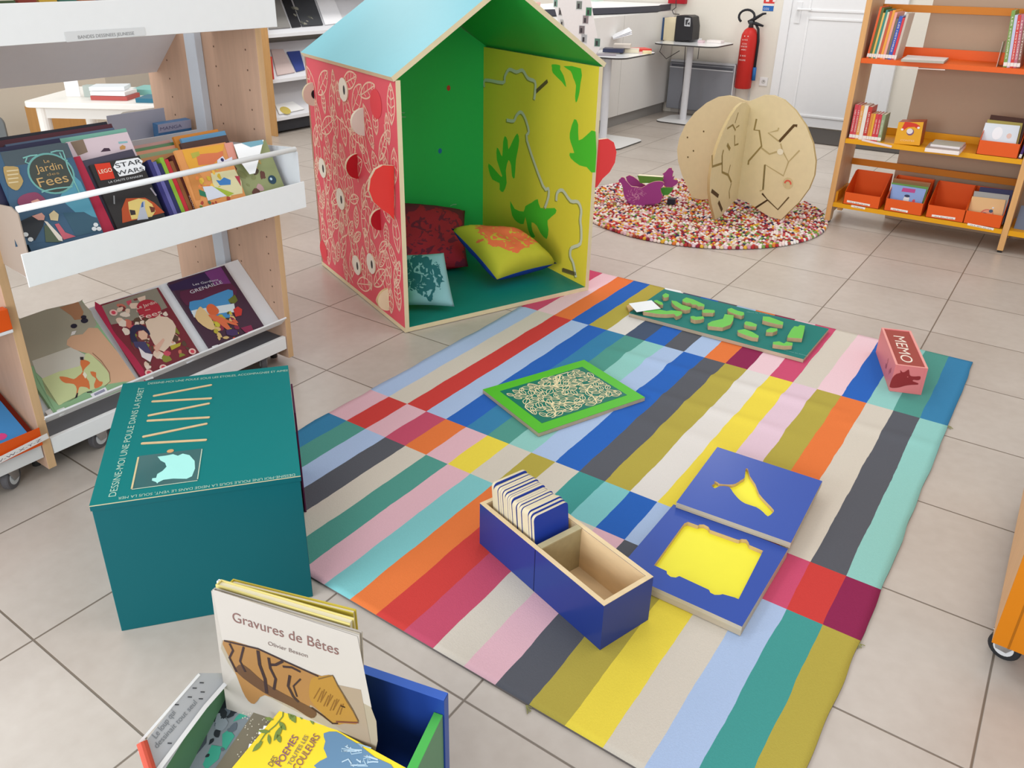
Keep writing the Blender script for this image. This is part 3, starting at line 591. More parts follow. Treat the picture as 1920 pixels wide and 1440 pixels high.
# --- teal tunnel box
H = .36; A = V3((1.038, -1.666, 0)); B = V3((1.312, -1.324, 0)); u = (B - A).normalized(); bw_ = (B - A).length - .0; bd = .565
tb = F(A, u, n=(0, 0, 1)); t = thing('teal_box', 'big dark teal wooden box with slots and a pale bear picture on its lid', 'box', tb(bw_ / 2, bd / 2, 0))
TL_ = '#15696a|s'; 
m = MB()
m.box(tb, 0, bw_, 0, .016, 0, H - .016, '#0c5a60|l'); m.box(tb, 0, bw_, bd - .016, bd, 0, H - .016, '#0c5a60|l'); m.box(tb, 0, .016, .016, bd - .016, 0, H - .016, '#0c5a60|l'); m.box(tb, bw_ - .016, bw_, .016, bd - .016, 0, H - .016, '#0c5a60|l'); m.build('body', t, bevel=.0015)
m = MB(); ov = .002
m.box(tb, -ov, bw_ + ov, -ov, bd + ov, H - .0155, H - .0035, '#0c5a60|l'); m.box(tb, -ov, bw_ + ov, -ov, bd + ov, H - .0035, H - .0012, '#c9ba95|v'); m.box(tb, -ov, bw_ + ov, -ov, bd + ov, H - .0012, H, '#0f7270|p'); tf = F(tb(0, 0, H), tb.u, v=tb.v)
z7 = lambda l: [(180 + x * 440 / 1218, 680 + y * 520 / 1440) for x, y in l]
EN = '#a8c4b0|s'
m.text('DESSINE-MOI UNE POULE SOUS LA NEIGE DANS LE VENT, SOUS LA MER', tf, (553, 888), (222, 932), .010, EN, .0005)
m.text('DESSINE-MOI UNE POULE SOUS LES ETOILES, ACCOMPAGNEE ET AIMEE', tf, (277, 721), (540, 696), .012, EN, .0005)
m.text('DESSINE-MOI UNE POULE DANS LA FORET', tf, (217, 930), (271, 726), .016, EN, .0005)
m.build('lid', t)
m = MB()
m.art(tf, z7([(220, 485), (553, 445), (528, 612), (180, 660)]), '#33605f|g', .0004); m.build('picture_window', t)
m = MB(); m.art(tf, z7([(320, 488), (365, 482), (400, 475), (425, 483), (450, 472), (485, 480), (512, 510), (514, 550), (498, 590), (470, 603), (400, 602), (350, 608), (322, 622), (318, 628), (312, 620), (290, 612), (292, 600), (312, 598), (318, 578), (345, 562), (366, 540), (358, 520), (335, 508)]), '#a3e0d6|s', .0008)
m.spx(tf, z7([(220, 490), (185, 655)]), .004, '#cbb98c|w', .0009); m.spx(tf, z7([(185, 658), (526, 612)]), .0025, '#b9c7b0|w', .0009); m.spx(tf, z7([(527, 605), (550, 448)]), .0022, '#b9c7b0|w', .0009); a, b = tf.ab(*z7([(386, 460)])[0]); m.disc(tf, a, b, .008, .008, '#c99a68|w', .0008, 12); m.build('bear_picture', t)
for (p, q) in (((295, 175), (603, 116)), ((288, 203), (603, 186)), ((268, 277), (592, 212)), ((263, 303), (592, 285)), ((240, 387), (580, 317)), ((233, 421), (577, 402))):
    m = MB(); (a, b), (a2, b2) = [tf.ab(*z) for z in z7([p, q])]; L = math.hypot(a2 - a, b2 - b); sf_ = F(tf(a, b, 0), tf(a2, b2, 0) - tf(a, b, 0), n=tf.n)
    m.prism(rbox(sf_, 0, L, -.0045, .0045, .004, -.004), tf.n * .0055, '#cfb287|w', '#a98c60|w'); m.build('wooden_slot', t, bevel=.0005)
m = MB(); rf = F(tb(bw_, bd * .2, 0), tb.v, v=up)
tag(m.box(F(tb(bw_ + .0032, bd * .60, .0), tb.v, v=up), 0, bd * .3, 0, .33, 0, .005, '#5c1f44|s').build('leaning_board', bevel=.001), 'dark purple board leaning behind the teal box', 'board')

# ================================================================ left display shelf
S = Z0; SX = .315; STW = '#e9e9e8|s'
t = thing('display_shelf', 'wheeled double-sided library shelf with light wood sides and white metal trays', 'shelf', (0, -.96, 0))
TAN = '#c9a58c|w'; EDG = '#d2ac80|w'
for (y0, y1) in ((-.505, -.48), (-1.44, -1.415)):
    m = MB(); pr = [(-.34, .03), (.34, .03), (.315, .6), (.34, 1.5), (-.34, 1.5)]
    pts = [V3((x, y0, z)) for x, z in [(-.32, .03), (.305, .03), (.315, 1.55), (-.32, 1.55)]]
    m.prism(pts, (0, y1 - y0, 0), TAN, EDG, TAN); yy = y0 - .0005 if y0 > -1 else y1 + .0005
    for k in range(18):
        for x in (-.19, .09, .255): m.poly([V3((x + .0035 * math.cos(q), yy, .25 + k * .064 + .0035 * math.sin(q))) for q in [j * math.tau / 8 for j in range(8)]], '#6f5646|m')
    m.build('side_panel', t, bevel=.0015)
    m = MB(); m.tube([(.20, y0 + .0125, 0), (.20, y0 + .0125, .03)], .014, '#3a3836|s'); m.tube([(-.2, y0 + .0125, 0), (-.2, y0 + .0125, .03)], .014, '#3a3836|s'); m.build('foot', t)
m = MB()
for (y0, y1) in ((-.535, -.5055), (-1.414, -1.385)): MB().box(S, -.03, .03, y0, y1, .12, 1.55, '#cfd6de|s').build('upright_post', t, bevel=.003)
ya, yb = -1.4135, -.5065
def bin_(name, zf0, zf1, xf, zr, xb, low, par=None):
    m = MB(); m.box(S, xf - .004, xf, ya - .02, yb + .02, zf0, zf1, '#f2f2f0|s'); m.build('front_strip', par, bevel=.0015)
    m = MB(); m.prism([V3((xf - .004, ya, zf0 + .004)), V3((xb, ya, low)), V3((xb, yb, low)), V3((xf - .004, yb, zf0 + .004))], (0, 0, .004), '#dcdde0|s'); m.build('tray_floor', par)
    for y in (ya - .004, yb + .001):
        m = MB(); m.prism([V3((xf - .001, y, zf0 + .01)), V3((xf - .001, y, zr - .01)), V3((xf - .03, y, zr + .004)), V3((xb, y, zr - .02)), V3((xb, y, low))], (0, .003, 0), '#e4e6ea|s' if y > -1 else '#a8988a|s')  # left plate's brown-grey puts a brownish reflection into its colour
        m.build('end_plate', par)
    if zr > zf1: m = MB(); m.tube([(xf - .008, ya, zr), (xf - .008, yb, zr)], .0085, '#f0f0ef|s', 12); m.build('rail', par, smooth=True)
b = MB().box(S, -.028, -.022, ya, yb, .70, .86, '#dcdde0|s').build('back_plate', t)
bin_('bin', .648, .738, .462, .848, .09, .70, t)
bin_('bin', 1.222, 1.316, .402, 1.40, .09, 1.20, t)
m = MB(); m.prism([V3((-.097, ya, 1.185)), V3((-.262, ya, 1.036)), V3((-.262, yb, 1.036)), V3((-.097, yb, 1.185))], (-.002, 0, .003), '#f2f2f5|s'); m.prism([V3((-.262, ya, 1.036)), V3((-.29, ya, 1.055)), V3((-.29, yb, 1.055)), V3((-.262, yb, 1.036))], (-.002, 0, .003), '#f4f4f6|s'); m.build('sloping_tray', t)
o0 = V3((.4025, 0, 0)); lf = F((.403, 0, 1.2), (0, 1, 0), v=up)
m = MB(); m.prism([lf.px(x, y) for x, y in [(120, 60), (270, 51), (273, 66), (125, 79)]], (.001, 0, 0), '#dededc|g'); m.text('BANDES DESSINEES JEUNESSE', lf, (147, 73), (252, 65), .0085, '#8f8f8f|s', .0016); m.build('label_strip', t)
# lower sloping tray
tr = F((.284, ya, .172), (0, 1, 0), v=(-.715, 0, .699)); TL2 = .298; wd = yb - ya
m = MB(); m.box(tr, 0, wd, 0, TL2, -.003, 0, '#e6e8ea|s'); m.build('sloping_tray', t)
m = MB(); m.box(tr, -.004, wd + .004, -.003, 0, -.003, .042, '#ebebea|s'); m.box(tr, -.004, wd + .004, 0, .003, .038, .042, '#f4f4f4|s'); m.build('tray_lip', t, bevel=.0008)
m = MB(); m.box(S, .285, .302, ya, yb, .070, .122, '#f0f0ee|s'); m.build('base_rail', t, bevel=.002); m = MB(); m.box(S, -.302, -.285, ya, yb, .070, .122, '#f0f0ee|s'); m.build('base_rail', t, bevel=.002); m = MB(); m.box(S, -.2845, .2845, ya, yb, .112, .116, '#55565c|s'); m.build('base_plate', t)  # base plate coloured dark grey to stand for the shadow inside the shelf
CHR = '#b9b9bb|x'
def caster(par, x, y, r=.036, ang=0.0, top=.1, tyre='#5f5c5e|s'):
    fr = F((x, y, 0), (math.cos(ang), math.sin(ang), 0), n=(0, 0, 1))     # wheel rolls along u
    c = MB()
    for s in (-.017, .014): c.prism([fr(-.034, s, r * 2 + .002), fr(.028, s, r * 2 + .002), fr(.014, s, r - .008), fr(-.008, s, r - .008)], fr.v * .003, CHR)
    c.box(fr, -.036, .03, -.017, .017, r * 2 + .001, r * 2 + .005, CHR); c.lathe(F(fr(-.012, 0, r * 2 + .005), fr.u, n=(0, 0, 1)), [(.026, 0), (.028, .006), (.02, .012), (.02, max(.014, top - r * 2 - .005))], '#2d2c30|s', 18)
    k = c.build('caster', par, bevel=.001)
    c = MB(); ax = F(fr(0, .011, r), fr.u, v=up)
    c.lathe(ax, [(r * .5, 0), (r * .92, 0), (r, .003), (r, .019), (r * .92, .022), (r * .5, .022)], tyre, 28); c.lathe(ax, [(.004, -.002), (r * .62, -.002), (r * .62, .024), (.004, .024)], '#c9c9c9|s', 20)
    BASE.setdefault(k, BASE[par]); c.build('wheel', k)
caster(t, .262, -1.255, .037, 1.9, .111); caster(t, .25, -.585, .037, 2.6, .111); caster(t, -.25, -1.255, .037, .4, .111); caster(t, -.25, -.585, .037, .2, .111)
# neighbouring bay
t = thing('side_bay', 'next bay of the white shelf with an orange front tray, cut by the photo edge', 'shelf', (.0, -1.9, 0))
m = MB(); m.box(S, .292, .30, -2.36, -1.4415, .072, .118, '#d9d7d4|s'); m.box(S, -.3, .298, -2.36, -1.4415, .12, .124, '#cfcdc9|s'); m.build('base_rail', t, bevel=.002)
m = MB(); OR = '#e2581a|s'
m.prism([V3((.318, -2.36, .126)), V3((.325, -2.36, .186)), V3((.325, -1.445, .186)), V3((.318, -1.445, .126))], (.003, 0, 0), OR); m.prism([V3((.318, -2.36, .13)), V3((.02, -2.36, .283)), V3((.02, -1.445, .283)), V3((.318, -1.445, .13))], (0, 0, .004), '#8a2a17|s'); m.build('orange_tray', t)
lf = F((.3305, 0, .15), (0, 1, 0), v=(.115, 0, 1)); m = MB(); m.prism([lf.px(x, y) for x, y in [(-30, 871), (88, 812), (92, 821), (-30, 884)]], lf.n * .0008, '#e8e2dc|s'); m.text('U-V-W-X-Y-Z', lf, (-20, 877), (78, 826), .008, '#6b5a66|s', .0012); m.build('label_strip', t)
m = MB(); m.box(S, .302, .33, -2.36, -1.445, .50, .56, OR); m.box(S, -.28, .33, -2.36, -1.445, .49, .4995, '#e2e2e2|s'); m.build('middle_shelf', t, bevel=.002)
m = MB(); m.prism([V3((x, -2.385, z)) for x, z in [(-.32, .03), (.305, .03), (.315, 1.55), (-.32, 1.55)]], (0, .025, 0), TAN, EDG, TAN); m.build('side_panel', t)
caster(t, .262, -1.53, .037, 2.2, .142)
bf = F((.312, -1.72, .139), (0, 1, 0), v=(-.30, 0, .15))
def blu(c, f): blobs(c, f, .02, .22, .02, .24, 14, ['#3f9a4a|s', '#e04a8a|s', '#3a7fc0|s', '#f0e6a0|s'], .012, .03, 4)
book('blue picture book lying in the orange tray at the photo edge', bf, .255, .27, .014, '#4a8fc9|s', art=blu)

def zz(x0, y0, k):
    return lambda l: [(x0 + x * k, y0 + y * k) for x, y in l]
def pbook(label, Fr, BL, BR, TR, t, col, spine=None, art=None, group=None, c=0.0, side='u', h=None, name='book', pages='#efe6d2|m', vdir=None):
    b0 = Fr.px(*BL, c + t) - Fr.n * t; b1 = Fr.px(*BR, c + t) - Fr.n * t; tr_ = Fr.px(*TR, c + t) - Fr.n * t
    lo = min((b0 - Fr.o).dot(Fr.v), (b1 - Fr.o).dot(Fr.v))
    if lo < .001: b0 = b0 + Fr.v * (.001 - lo); b1 = b1 + Fr.v * (.001 - lo); h = h - (.001 - lo) if h else h
    if hasattr(Fr, 'bin'):
        sh = lo - (.008 - .52 * c)
        if sh > 0: b0 = b0 - Fr.v * sh; b1 = b1 - Fr.v * sh
    u = b1 - b0; w = u.length; f = F(b0, u, v=Fr.n.cross(u)); h = h or (tr_ - b1).dot(f.v)
    return book(label, f, w, h, t, col, spine, art, 'book', group, name, pages, side)
# --- books on the lower tray
a6 = zz(40, 560, 1 / 6)
def fox(c, f):
    A = lambda l, m, z=.0006: c.art(f, a6(sm(l, 2) if len(l) > 6 else l), m, z)
    A([(-60, 240), (640, 40), (680, 30), (850, 290), (560, 545), (120, 760), (60, 560)], '#a9a38f|s'); A([(120, 700), (560, 545), (740, 640), (690, 830), (240, 900), (165, 830)], '#cfcabc|s', .0008)
    A([(430, 100), (640, 35), (700, 150), (680, 230), (600, 240), (560, 190)], '#b0805e|s', .001); A([(510, 520), (560, 420), (690, 400), (860, 330), (1290, 900), (1240, 940), (960, 970), (960, 800), (800, 640), (680, 600)], '#d8ac8a|s', .001)
    A([(230, 900), (650, 760), (720, 620), (800, 640), (960, 800), (1000, 900), (980, 960), (700, 1060), (420, 1200)], '#cdd59c|s', .0012); A([(160, 860), (230, 900), (420, 1200), (400, 1300)], '#93b98c|s', .0012); A([(420, 1210), (600, 1110), (980, 960), (1280, 930), (1290, 965), (480, 1280), (410, 1310)], '#93b98c|s', .0012)
    for (x, y, r) in ((590, 310, 40), (710, 250, 45), (700, 210, 35)): q = f.ab(*a6([(x, y)])[0]); c.disc(f, q[0], q[1], r * .00026, r * .0002, '#2f2b3a|s', .0014, 10)
    A([(570, 370), (620, 360), (600, 400), (555, 415)], '#e8e4e0|s', .0015)
    A([(430, 875), (520, 885), (590, 905), (640, 870), (690, 820), (665, 740), (670, 690), (720, 690), (775, 720), (740, 760), (705, 800), (700, 850), (760, 930), (770, 1020), (740, 1000), (690, 990), (650, 1000), (630, 1080), (610, 1110), (625, 1020), (590, 960), (500, 950), (450, 920)], '#dc7a45|s', .0016)
    A([(665, 690), (660, 655), (700, 655), (700, 690)], '#3a2f33|s', .0018); A([(775, 820), (840, 830), (840, 880), (880, 930), (915, 935), (900, 980), (830, 1010), (820, 960), (840, 900), (800, 870)], '#dc7a45|s', .0017); A([(690, 850), (710, 820), (740, 860), (720, 900)], '#f0ead0|s', .0018)
    A([(600, 1125), (625, 1060), (640, 1060), (630, 1110)], '#33282a|s', .0018); A([(735, 1050), (790, 1040), (800, 1055), (740, 1060)], '#33282a|s', .0018)
    c.spx(f, a6([(800, 610), (900, 700), (990, 830), (1000, 930), (940, 985)]), .002, '#8f6a50|s', .0018)
    A([(775, 1075), (945, 995), (975, 1045), (810, 1120)], '#ece9f0|s', .0019); A([(815, 1070), (930, 1015), (945, 1040), (830, 1095)], '#9a9ab0|s', .0021); A([(395, 1255), (480, 1220), (520, 1270), (430, 1320)], '#e9ebe6|s', .0019)
pbook('picture book with a running fox on its cover on the lower sloping tray', tr, (107, 783), (259, 716), (153, 564), .016, '#93b98c|s', art=fox)
m = MB(); m.prism([tr.px(x, y, .012) for x, y in [(84, 772), (96, 765), (106, 780), (95, 786)]], tr.n * .001, '#e6e2de|s'); tag(m.build('spine_label'), 'small white spine label beside the fox book', 'label')
b6 = zz(170, 500, 220 / 1377)
def jr(c, f):
    A = lambda l, m, z=.0006: c.art(f, b6(sm(l, 2) if len(l) > 6 else l), m, z)
    A([(50, 490), (130, 460), (240, 700), (300, 800), (440, 960), (620, 1200), (640, 1320), (600, 1310)], '#b02f4c|s'); A([(130, 460), (770, 250), (900, 480), (560, 620), (240, 680)], '#8f8878|s', .0006)
    blobs(c, f, .03, .2, .02, .27, 70, ['#c9705e|s', '#7a3c3a|s', '#d9a890|s', '#e0c4ae|s', '#8a8a3a|s', '#c85060|s', '#5d4638|s', '#e3d2c0|s'], .008, .02, 21, .0008)
    A([(640, 650), (760, 600), (900, 590), (1000, 700), (960, 860), (860, 1000), (740, 900)], '#e0c8b0|s', .0016)
    A([(460, 760), (500, 690), (580, 680), (660, 720), (700, 790), (680, 800), (640, 750), (560, 750), (520, 800), (560, 900), (480, 880)], '#33304a|s', .002); A([(560, 760), (620, 745), (670, 790), (660, 850), (600, 860), (560, 820)], '#e3b79b|s', .0022); A([(500, 880), (640, 880), (720, 1020), (640, 1010), (520, 940)], '#4a4568|s', .0023)
    A([(560, 940), (640, 1010), (730, 1030), (700, 1120), (600, 1060)], '#e4dcdc|s', .0024); A([(740, 950), (850, 840), (870, 860), (780, 1010)], '#ddae98|s', .0026); A([(930, 930), (1060, 890), (1050, 930), (950, 980)], '#b8a83a|s', .0026)
    q = f.ab(*b6([(680, 500)])[0]); c.disc(f, q[0], q[1], .040, .036, '#b03440|s', .0028, 28)
    c.text('Le Jardin', f, b6([(548, 500)])[0], b6([(775, 430)])[0], .012, '#e8cfc0|s', .0032); c.text('des', f, b6([(640, 520)])[0], b6([(700, 505)])[0], .005, '#e8cfc0|s', .0032); c.text('Fees', f, b6([(590, 625)])[0], b6([(845, 550)])[0], .017, '#e8cfc0|s', .0032)
    for (x, y) in ((680, 1250), (850, 1190), (1190, 1000), (265, 545)): q = f.ab(*b6([(x, y)])[0]); c.disc(f, q[0], q[1], .013, .012, '#e9c0b4|s', .0034, 12); c.disc(f, q[0], q[1], .007, .007, '#d24a5a|s', .0036, 10)
    A([(1110, 1110), (1250, 1040), (1270, 1060), (1130, 1140)], '#e8e9ee|s', .0036); A([(610, 1290), (720, 1275), (740, 1310), (650, 1335), (605, 1320)], '#f0f0ee|s', .0036)
pbook('red flowery picture book with a dark haired girl in the middle of the lower tray', tr, (267, 712), (379, 669), (293, 540), .012, '#7a3038|s', art=jr)
c6 = zz(300, 480, 220 / 1584)
def gr(c, f):
    A = lambda l, m, z=.0006: c.art(f, c6(sm(l, 2) if len(l) > 6 else l), m, z)
    A([(115, 400), (820, 140), (860, 200), (640, 420), (160, 470)], '#3a2a4c|s'); A([(600, 220), (820, 145), (960, 370), (760, 420)], '#7a3f7a|s', .0008); A([(270, 480), (640, 420), (960, 370), (1040, 520), (860, 560), (420, 660), (330, 640)], '#5e2c44|s', .001)
    A([(400, 620), (560, 590), (920, 450), (990, 520), (930, 700), (960, 830), (620, 830), (430, 780)], '#4a8fc2|s', .0012); A([(420, 740), (500, 720), (1000, 640), (1020, 760), (900, 760), (460, 830)], '#d8e2e4|s', .0014)
    blobs(c, f, .045, .15, .015, .11, 40, ['#b8a93c|s', '#d8b878|s', '#8c3048|s', '#5a5a2a|s', '#d86a48|s', '#c9c040|s'], .006, .014, 5, .0016)
    A([(470, 820), (530, 690), (570, 700), (640, 770), (700, 860), (740, 960), (700, 1000), (580, 940)], '#e0c088|s', .0024); A([(625, 700), (660, 650), (720, 655), (790, 720), (790, 770), (740, 800), (660, 780)], '#d8683c|s', .0026)
    A([(650, 790), (760, 800), (880, 850), (1030, 910), (1050, 940), (960, 920), (900, 900), (950, 970), (900, 990), (790, 900), (700, 850)], '#dc7048|s', .0028); A([(890, 1000), (960, 985), (1040, 1000), (1060, 1060), (980, 1080), (900, 1060)], '#4a3560|s', .003)
    A([(920, 590), (960, 560), (1010, 520), (1050, 600), (1010, 640), (940, 630)], '#6a7030|s', .0024); A([(990, 720), (1050, 680), (1110, 720), (1100, 800), (1020, 820)], '#c83c34|s', .0026); A([(1090, 970), (1230, 930), (1260, 1000), (1180, 1060)], '#8c2f50|s', .0028)
    c.text('Les Gardiens', f, c6([(450, 400)])[0], c6([(790, 330)])[0], .0085, '#d8d4dc|s', .0032); c.text('GRENAILLE', f, c6([(420, 510)])[0], c6([(850, 365)])[0], .0135, '#d8d4dc|s', .0034)
    q = f.ab(*c6([(1000, 1120)])[0]); c.disc(f, q[0], q[1], .006, .006, '#e05038|s', .0032, 10)
    A([(1185, 1030), (1340, 970), (1360, 1010), (1220, 1075)], '#eceef2|s', .0034); A([(700, 1220), (780, 1195), (810, 1250), (730, 1275)], '#eeeeee|s', .0034)
pbook('dark purple and blue picture book with orange figures on the lower tray', tr, (397, 657), (499, 617), (416, 499), .012, '#4a3040|s', art=gr)

# --- books in the middle bin
bp = F((.438, ya, .665), (0, 1, 0), v=(-.417, 0, .909)); bp.bin = True
d6 = zz(20, 240, 200 / 1309)
def jd(c, f):
    A = lambda l, m, z=.0006: c.art(f, d6(sm(l, 2) if len(l) > 6 else l), m, z)
    A([(-130, 300), (600, 180), (690, 190), (760, 360), (-60, 480)], '#4e5a60|s'); A([(-60, 480), (760, 360), (1000, 960), (1110, 1260), (60, 1460), (-20, 900)], '#43617a|s', .0006)
    A([(750, 560), (860, 660), (1000, 960), (1060, 1100), (800, 1040), (600, 860)], '#5a9aae|s', .0008); A([(640, 1040), (900, 1030), (1060, 1120), (1110, 1260), (800, 1330)], '#3f5f70|s', .001)
    q = f.ab(*d6([(500, 560)])[0]); c.disc(f, q[0], q[1], .060, .056, '#6fa9a2|s', .0012, 32); c.disc(f, q[0], q[1], .055, .051, '#454a44|s', .0014, 32)
    for l in ([(150, 370), (240, 340), (330, 330)], [(490, 300), (560, 280), (640, 280), (660, 340)], [(660, 340), (700, 480), (800, 700), (850, 810)], [(380, 790), (420, 770), (560, 740), (760, 720)], [(240, 440), (180, 420), (200, 360)], [(600, 300), (640, 380), (700, 400)]): c.spx(f, d6(l), .0035, '#7fb8ae|s', .0018)
    c.text('Le', f, d6([(415, 430)])[0], d6([(480, 420)])[0], .009, '#c9a36a|s', .002); c.text('Jardin', f, d6([(320, 545)])[0], d6([(645, 500)])[0], .020, '#c9a36a|s', .002); c.text('des', f, d6([(450, 590)])[0], d6([(600, 565)])[0], .008, '#a8895c|s', .002); c.text('Fees', f, d6([(360, 730)])[0], d6([(720, 655)])[0], .026, '#c9a36a|s', .002)
    A([(-90, 480), (-20, 470), (90, 480), (110, 560), (155, 650), (110, 740), (60, 765), (-30, 710), (-70, 600)], '#b89a62|s', .002)
    for k in range(4): c.spx(f, d6([(-50 + k * 8, 530 + k * 48), (95, 515 + k * 48)]), .003, '#dcc9a0|s', .0024)
    A([(85, 880), (150, 820), (260, 790), (340, 800), (440, 890), (400, 920), (300, 900), (260, 930), (110, 950)], '#8c4560|s', .002); A([(250, 900), (330, 870), (370, 900), (360, 930), (270, 945)], '#dba090|s', .0022)
    A([(110, 1150), (300, 1060), (420, 1100), (400, 1200), (300, 1380), (130, 1320)], '#35383c|s', .002); A([(260, 1080), (380, 1040), (420, 1080), (410, 1130), (340, 1130)], '#dba090|s', .0022); A([(410, 1200), (470, 1180), (640, 1380), (600, 1400), (430, 1400)], '#5a6650|s', .0021)
    A([(410, 1140), (450, 1150), (630, 1340), (640, 1390), (590, 1380)], '#e6dccb|s', .0023); A([(540, 1180), (590, 1170), (670, 1280), (800, 1330), (650, 1370)], '#c86470|s', .0024); A([(470, 1060), (530, 1010), (590, 1060), (580, 1140), (490, 1130)], '#d8c498|s', .0025)
    for (x, y) in ((1040, 1190), (1080, 1240), (1020, 1240), (180, 1310), (240, 1370)): q = f.ab(*d6([(x, y)])[0]); c.disc(f, q[0], q[1], .007, .006, '#e2e6e4|s', .0026, 8)
pbook('blue picture book with a golden oval title standing first in the middle bin', bp, (56, 468), (193, 437), (127, 268), .014, '#43617a|s', art=jd)
e6 = zz(120, 240, 220 / 1667)
def sw(c, f):
    A = lambda l, m, z=.0006: c.art(f, e6(l), m, z)
    A([(880, 1000), (1150, 990), (1280, 1060), (1430, 1200), (830, 1350), (820, 1150)], '#b8502a|s', .0008); A([(910, 1050), (1060, 1000), (1170, 1020), (1250, 1080), (1300, 1180), (1250, 1260), (960, 1300), (920, 1150)], '#e2c878|s', .001)
    A([(930, 1160), (1010, 1170), (1020, 1230), (950, 1240)], '#3a3030|s', .0012); A([(1210, 1110), (1290, 1130), (1290, 1190), (1240, 1200)], '#6a3a2a|s', .0012); A([(1090, 1090), (1120, 1040), (1150, 1040), (1150, 1140), (1200, 1290), (1040, 1310), (1070, 1180)], '#b8bcc6|s', .0014); A([(1105, 1060), (1125, 1045), (1130, 1120), (1095, 1130)], '#4a6aa0|s', .0016)
    c.spx(f, e6([(710, 960), (715, 1080)]), .004, '#8c8c8c|s', .0012); c.spx(f, e6([(1230, 850), (1310, 960)]), .005, '#a8a0a8|s', .0012)
    A([(430, 515), (650, 490), (725, 715), (520, 745)], '#da3c26|s', .0012); c.text('LEGO', f, e6([(505, 650)])[0], e6([(690, 615)])[0], .011, '#f6ecd0|s', .002)
    A([(700, 560), (740, 470), (900, 445), (1050, 420), (1120, 470), (1100, 520), (1150, 550), (1150, 600), (1000, 650), (790, 690), (740, 600)], '#f2f2f2|s', .0012)
    c.text('STAR', f, e6([(745, 570)])[0], e6([(1110, 500)])[0], .0135, '#23252a|s', .002); c.text('WARS', f, e6([(760, 670)])[0], e6([(1140, 605)])[0], .0125, '#23252a|s', .002)
    c.text("LA CHUTE D'ANAKIN", f, e6([(640, 785)])[0], e6([(1120, 690)])[0], .006, '#d8d8d8|s', .0014)
def pinkart(c, f): 
    A = lambda l, m, z=.0006: c.art(f, e6(l), m, z); A([(90, 200), (270, 160), (340, 340), (200, 395)], '#8f7a66|s'); A([(520, 340), (570, 285), (640, 285), (665, 325)], '#4a3444|s'); A([(790, 270), (830, 240), (875, 260), (870, 300), (800, 310)], '#d09a58|s'); A([(770, 195), (900, 185), (905, 210), (780, 225)], '#8fc0c4|s')
def behind(lab, a0, a1, b1, c0, col, tk=.0105):
    bb = .006 - .52 * (c0 - tk); f = F(bp(a0, bb, c0 - tk), bp.u, v=bp.v); book(lab, f, a1 - a0, b1 - bb, tk, col, spine=col)
# behind the first book: dark and teal comics
for q in (('dark violet comic right behind the blue book with the golden oval', 0, .222, .337, -.003, '#2f2e48|s'), ('pale teal comic behind the pink and white book in the middle bin', .15, .438, .343, -.036, '#7fb8a4|s'), ('slate blue comic behind the pale teal one in the middle bin', .10, .41, .353, -.048, '#5f6f86|s'),
    ('wine red comic further back behind the pale teal one', .06, .415, .368, -.060, '#5a2f38|s'), ('blackish comic at the back of the dark stack in the middle bin', 0, .41, .379, -.072, '#2f2f38|s')): behind(*q)
# pink book then the black one in front
f0 = F(bp(.232, 0, -.012), bp.u, v=bp.v)
pbook('pink and white picture book showing above the black comics in the middle bin', bp, (190, 420), (300, 392), (246, 246), .010, '#e2cdd2|s', art=pinkart, c=-.032)
pbook('grey-violet comic behind the black film comic', bp, (216, 428), (306, 400), (258, 277), .010, '#4c4756|s', c=-.008)
pbook('thin red-edged comic leaning left of the black film comic', bp, (196, 437), (216, 431), (160, 290), .012, '#b02a44|s', c=-.006)
pbook('black film comic with white lettering standing in the middle bin', bp, (222, 432), (311, 408), (262, 291), .010, '#33302f|s', art=sw, c=.003)
# upright spines
spn = [('#3a3878|s', 312, 'dark blue comic spine'), ('#6a68a8|s', 320, 'lavender comic spine'), ('#2c2f5c|s', 328, 'navy comic spine'), ('#8fb83c|s', 336, 'lime green comic spine'), ('#c8303a|s', 345, 'red comic spine'), ('#8c5a34|s', 353, 'brown comic spine'), ('#5a2c28|s', 361, 'dark brown comic spine')]
for i, (col, x, nm) in enumerate(spn):
    a0 = .441 + i * .0135; th = .0125; L = .25
    f = F(bp(a0, .056, -.001), (0, 1, 0), v=bp.v)
    t2 = thing('comic_book', nm + ' facing out, standing between the black comic and the orange one', 'book', f(th / 2, 0, -.1))
    hh = .178 - (i % 3) * .008; m = MB(); m.box(f, 0, .0012, 0, hh, -.095, 0, col); m.box(f, th - .0012, th, 0, hh, -.095, 0, col); m.box(f, .0012, th - .0012, 0, hh, -.002, 0, col)
    if i in (6,): m.text('KOULI', F(f(0, 0, .0), f.v * -1, v=f.u), (-.05, .003), (-.005, .003), .007, '#e8d0c0|s', .0008, px=False)
    m.build('cover', t2); m = MB(); m.box(f, .0014, th - .0014, .002, hh - .003, -.093, -.0025, '#efe6d2|m'); m.build('pages', t2)
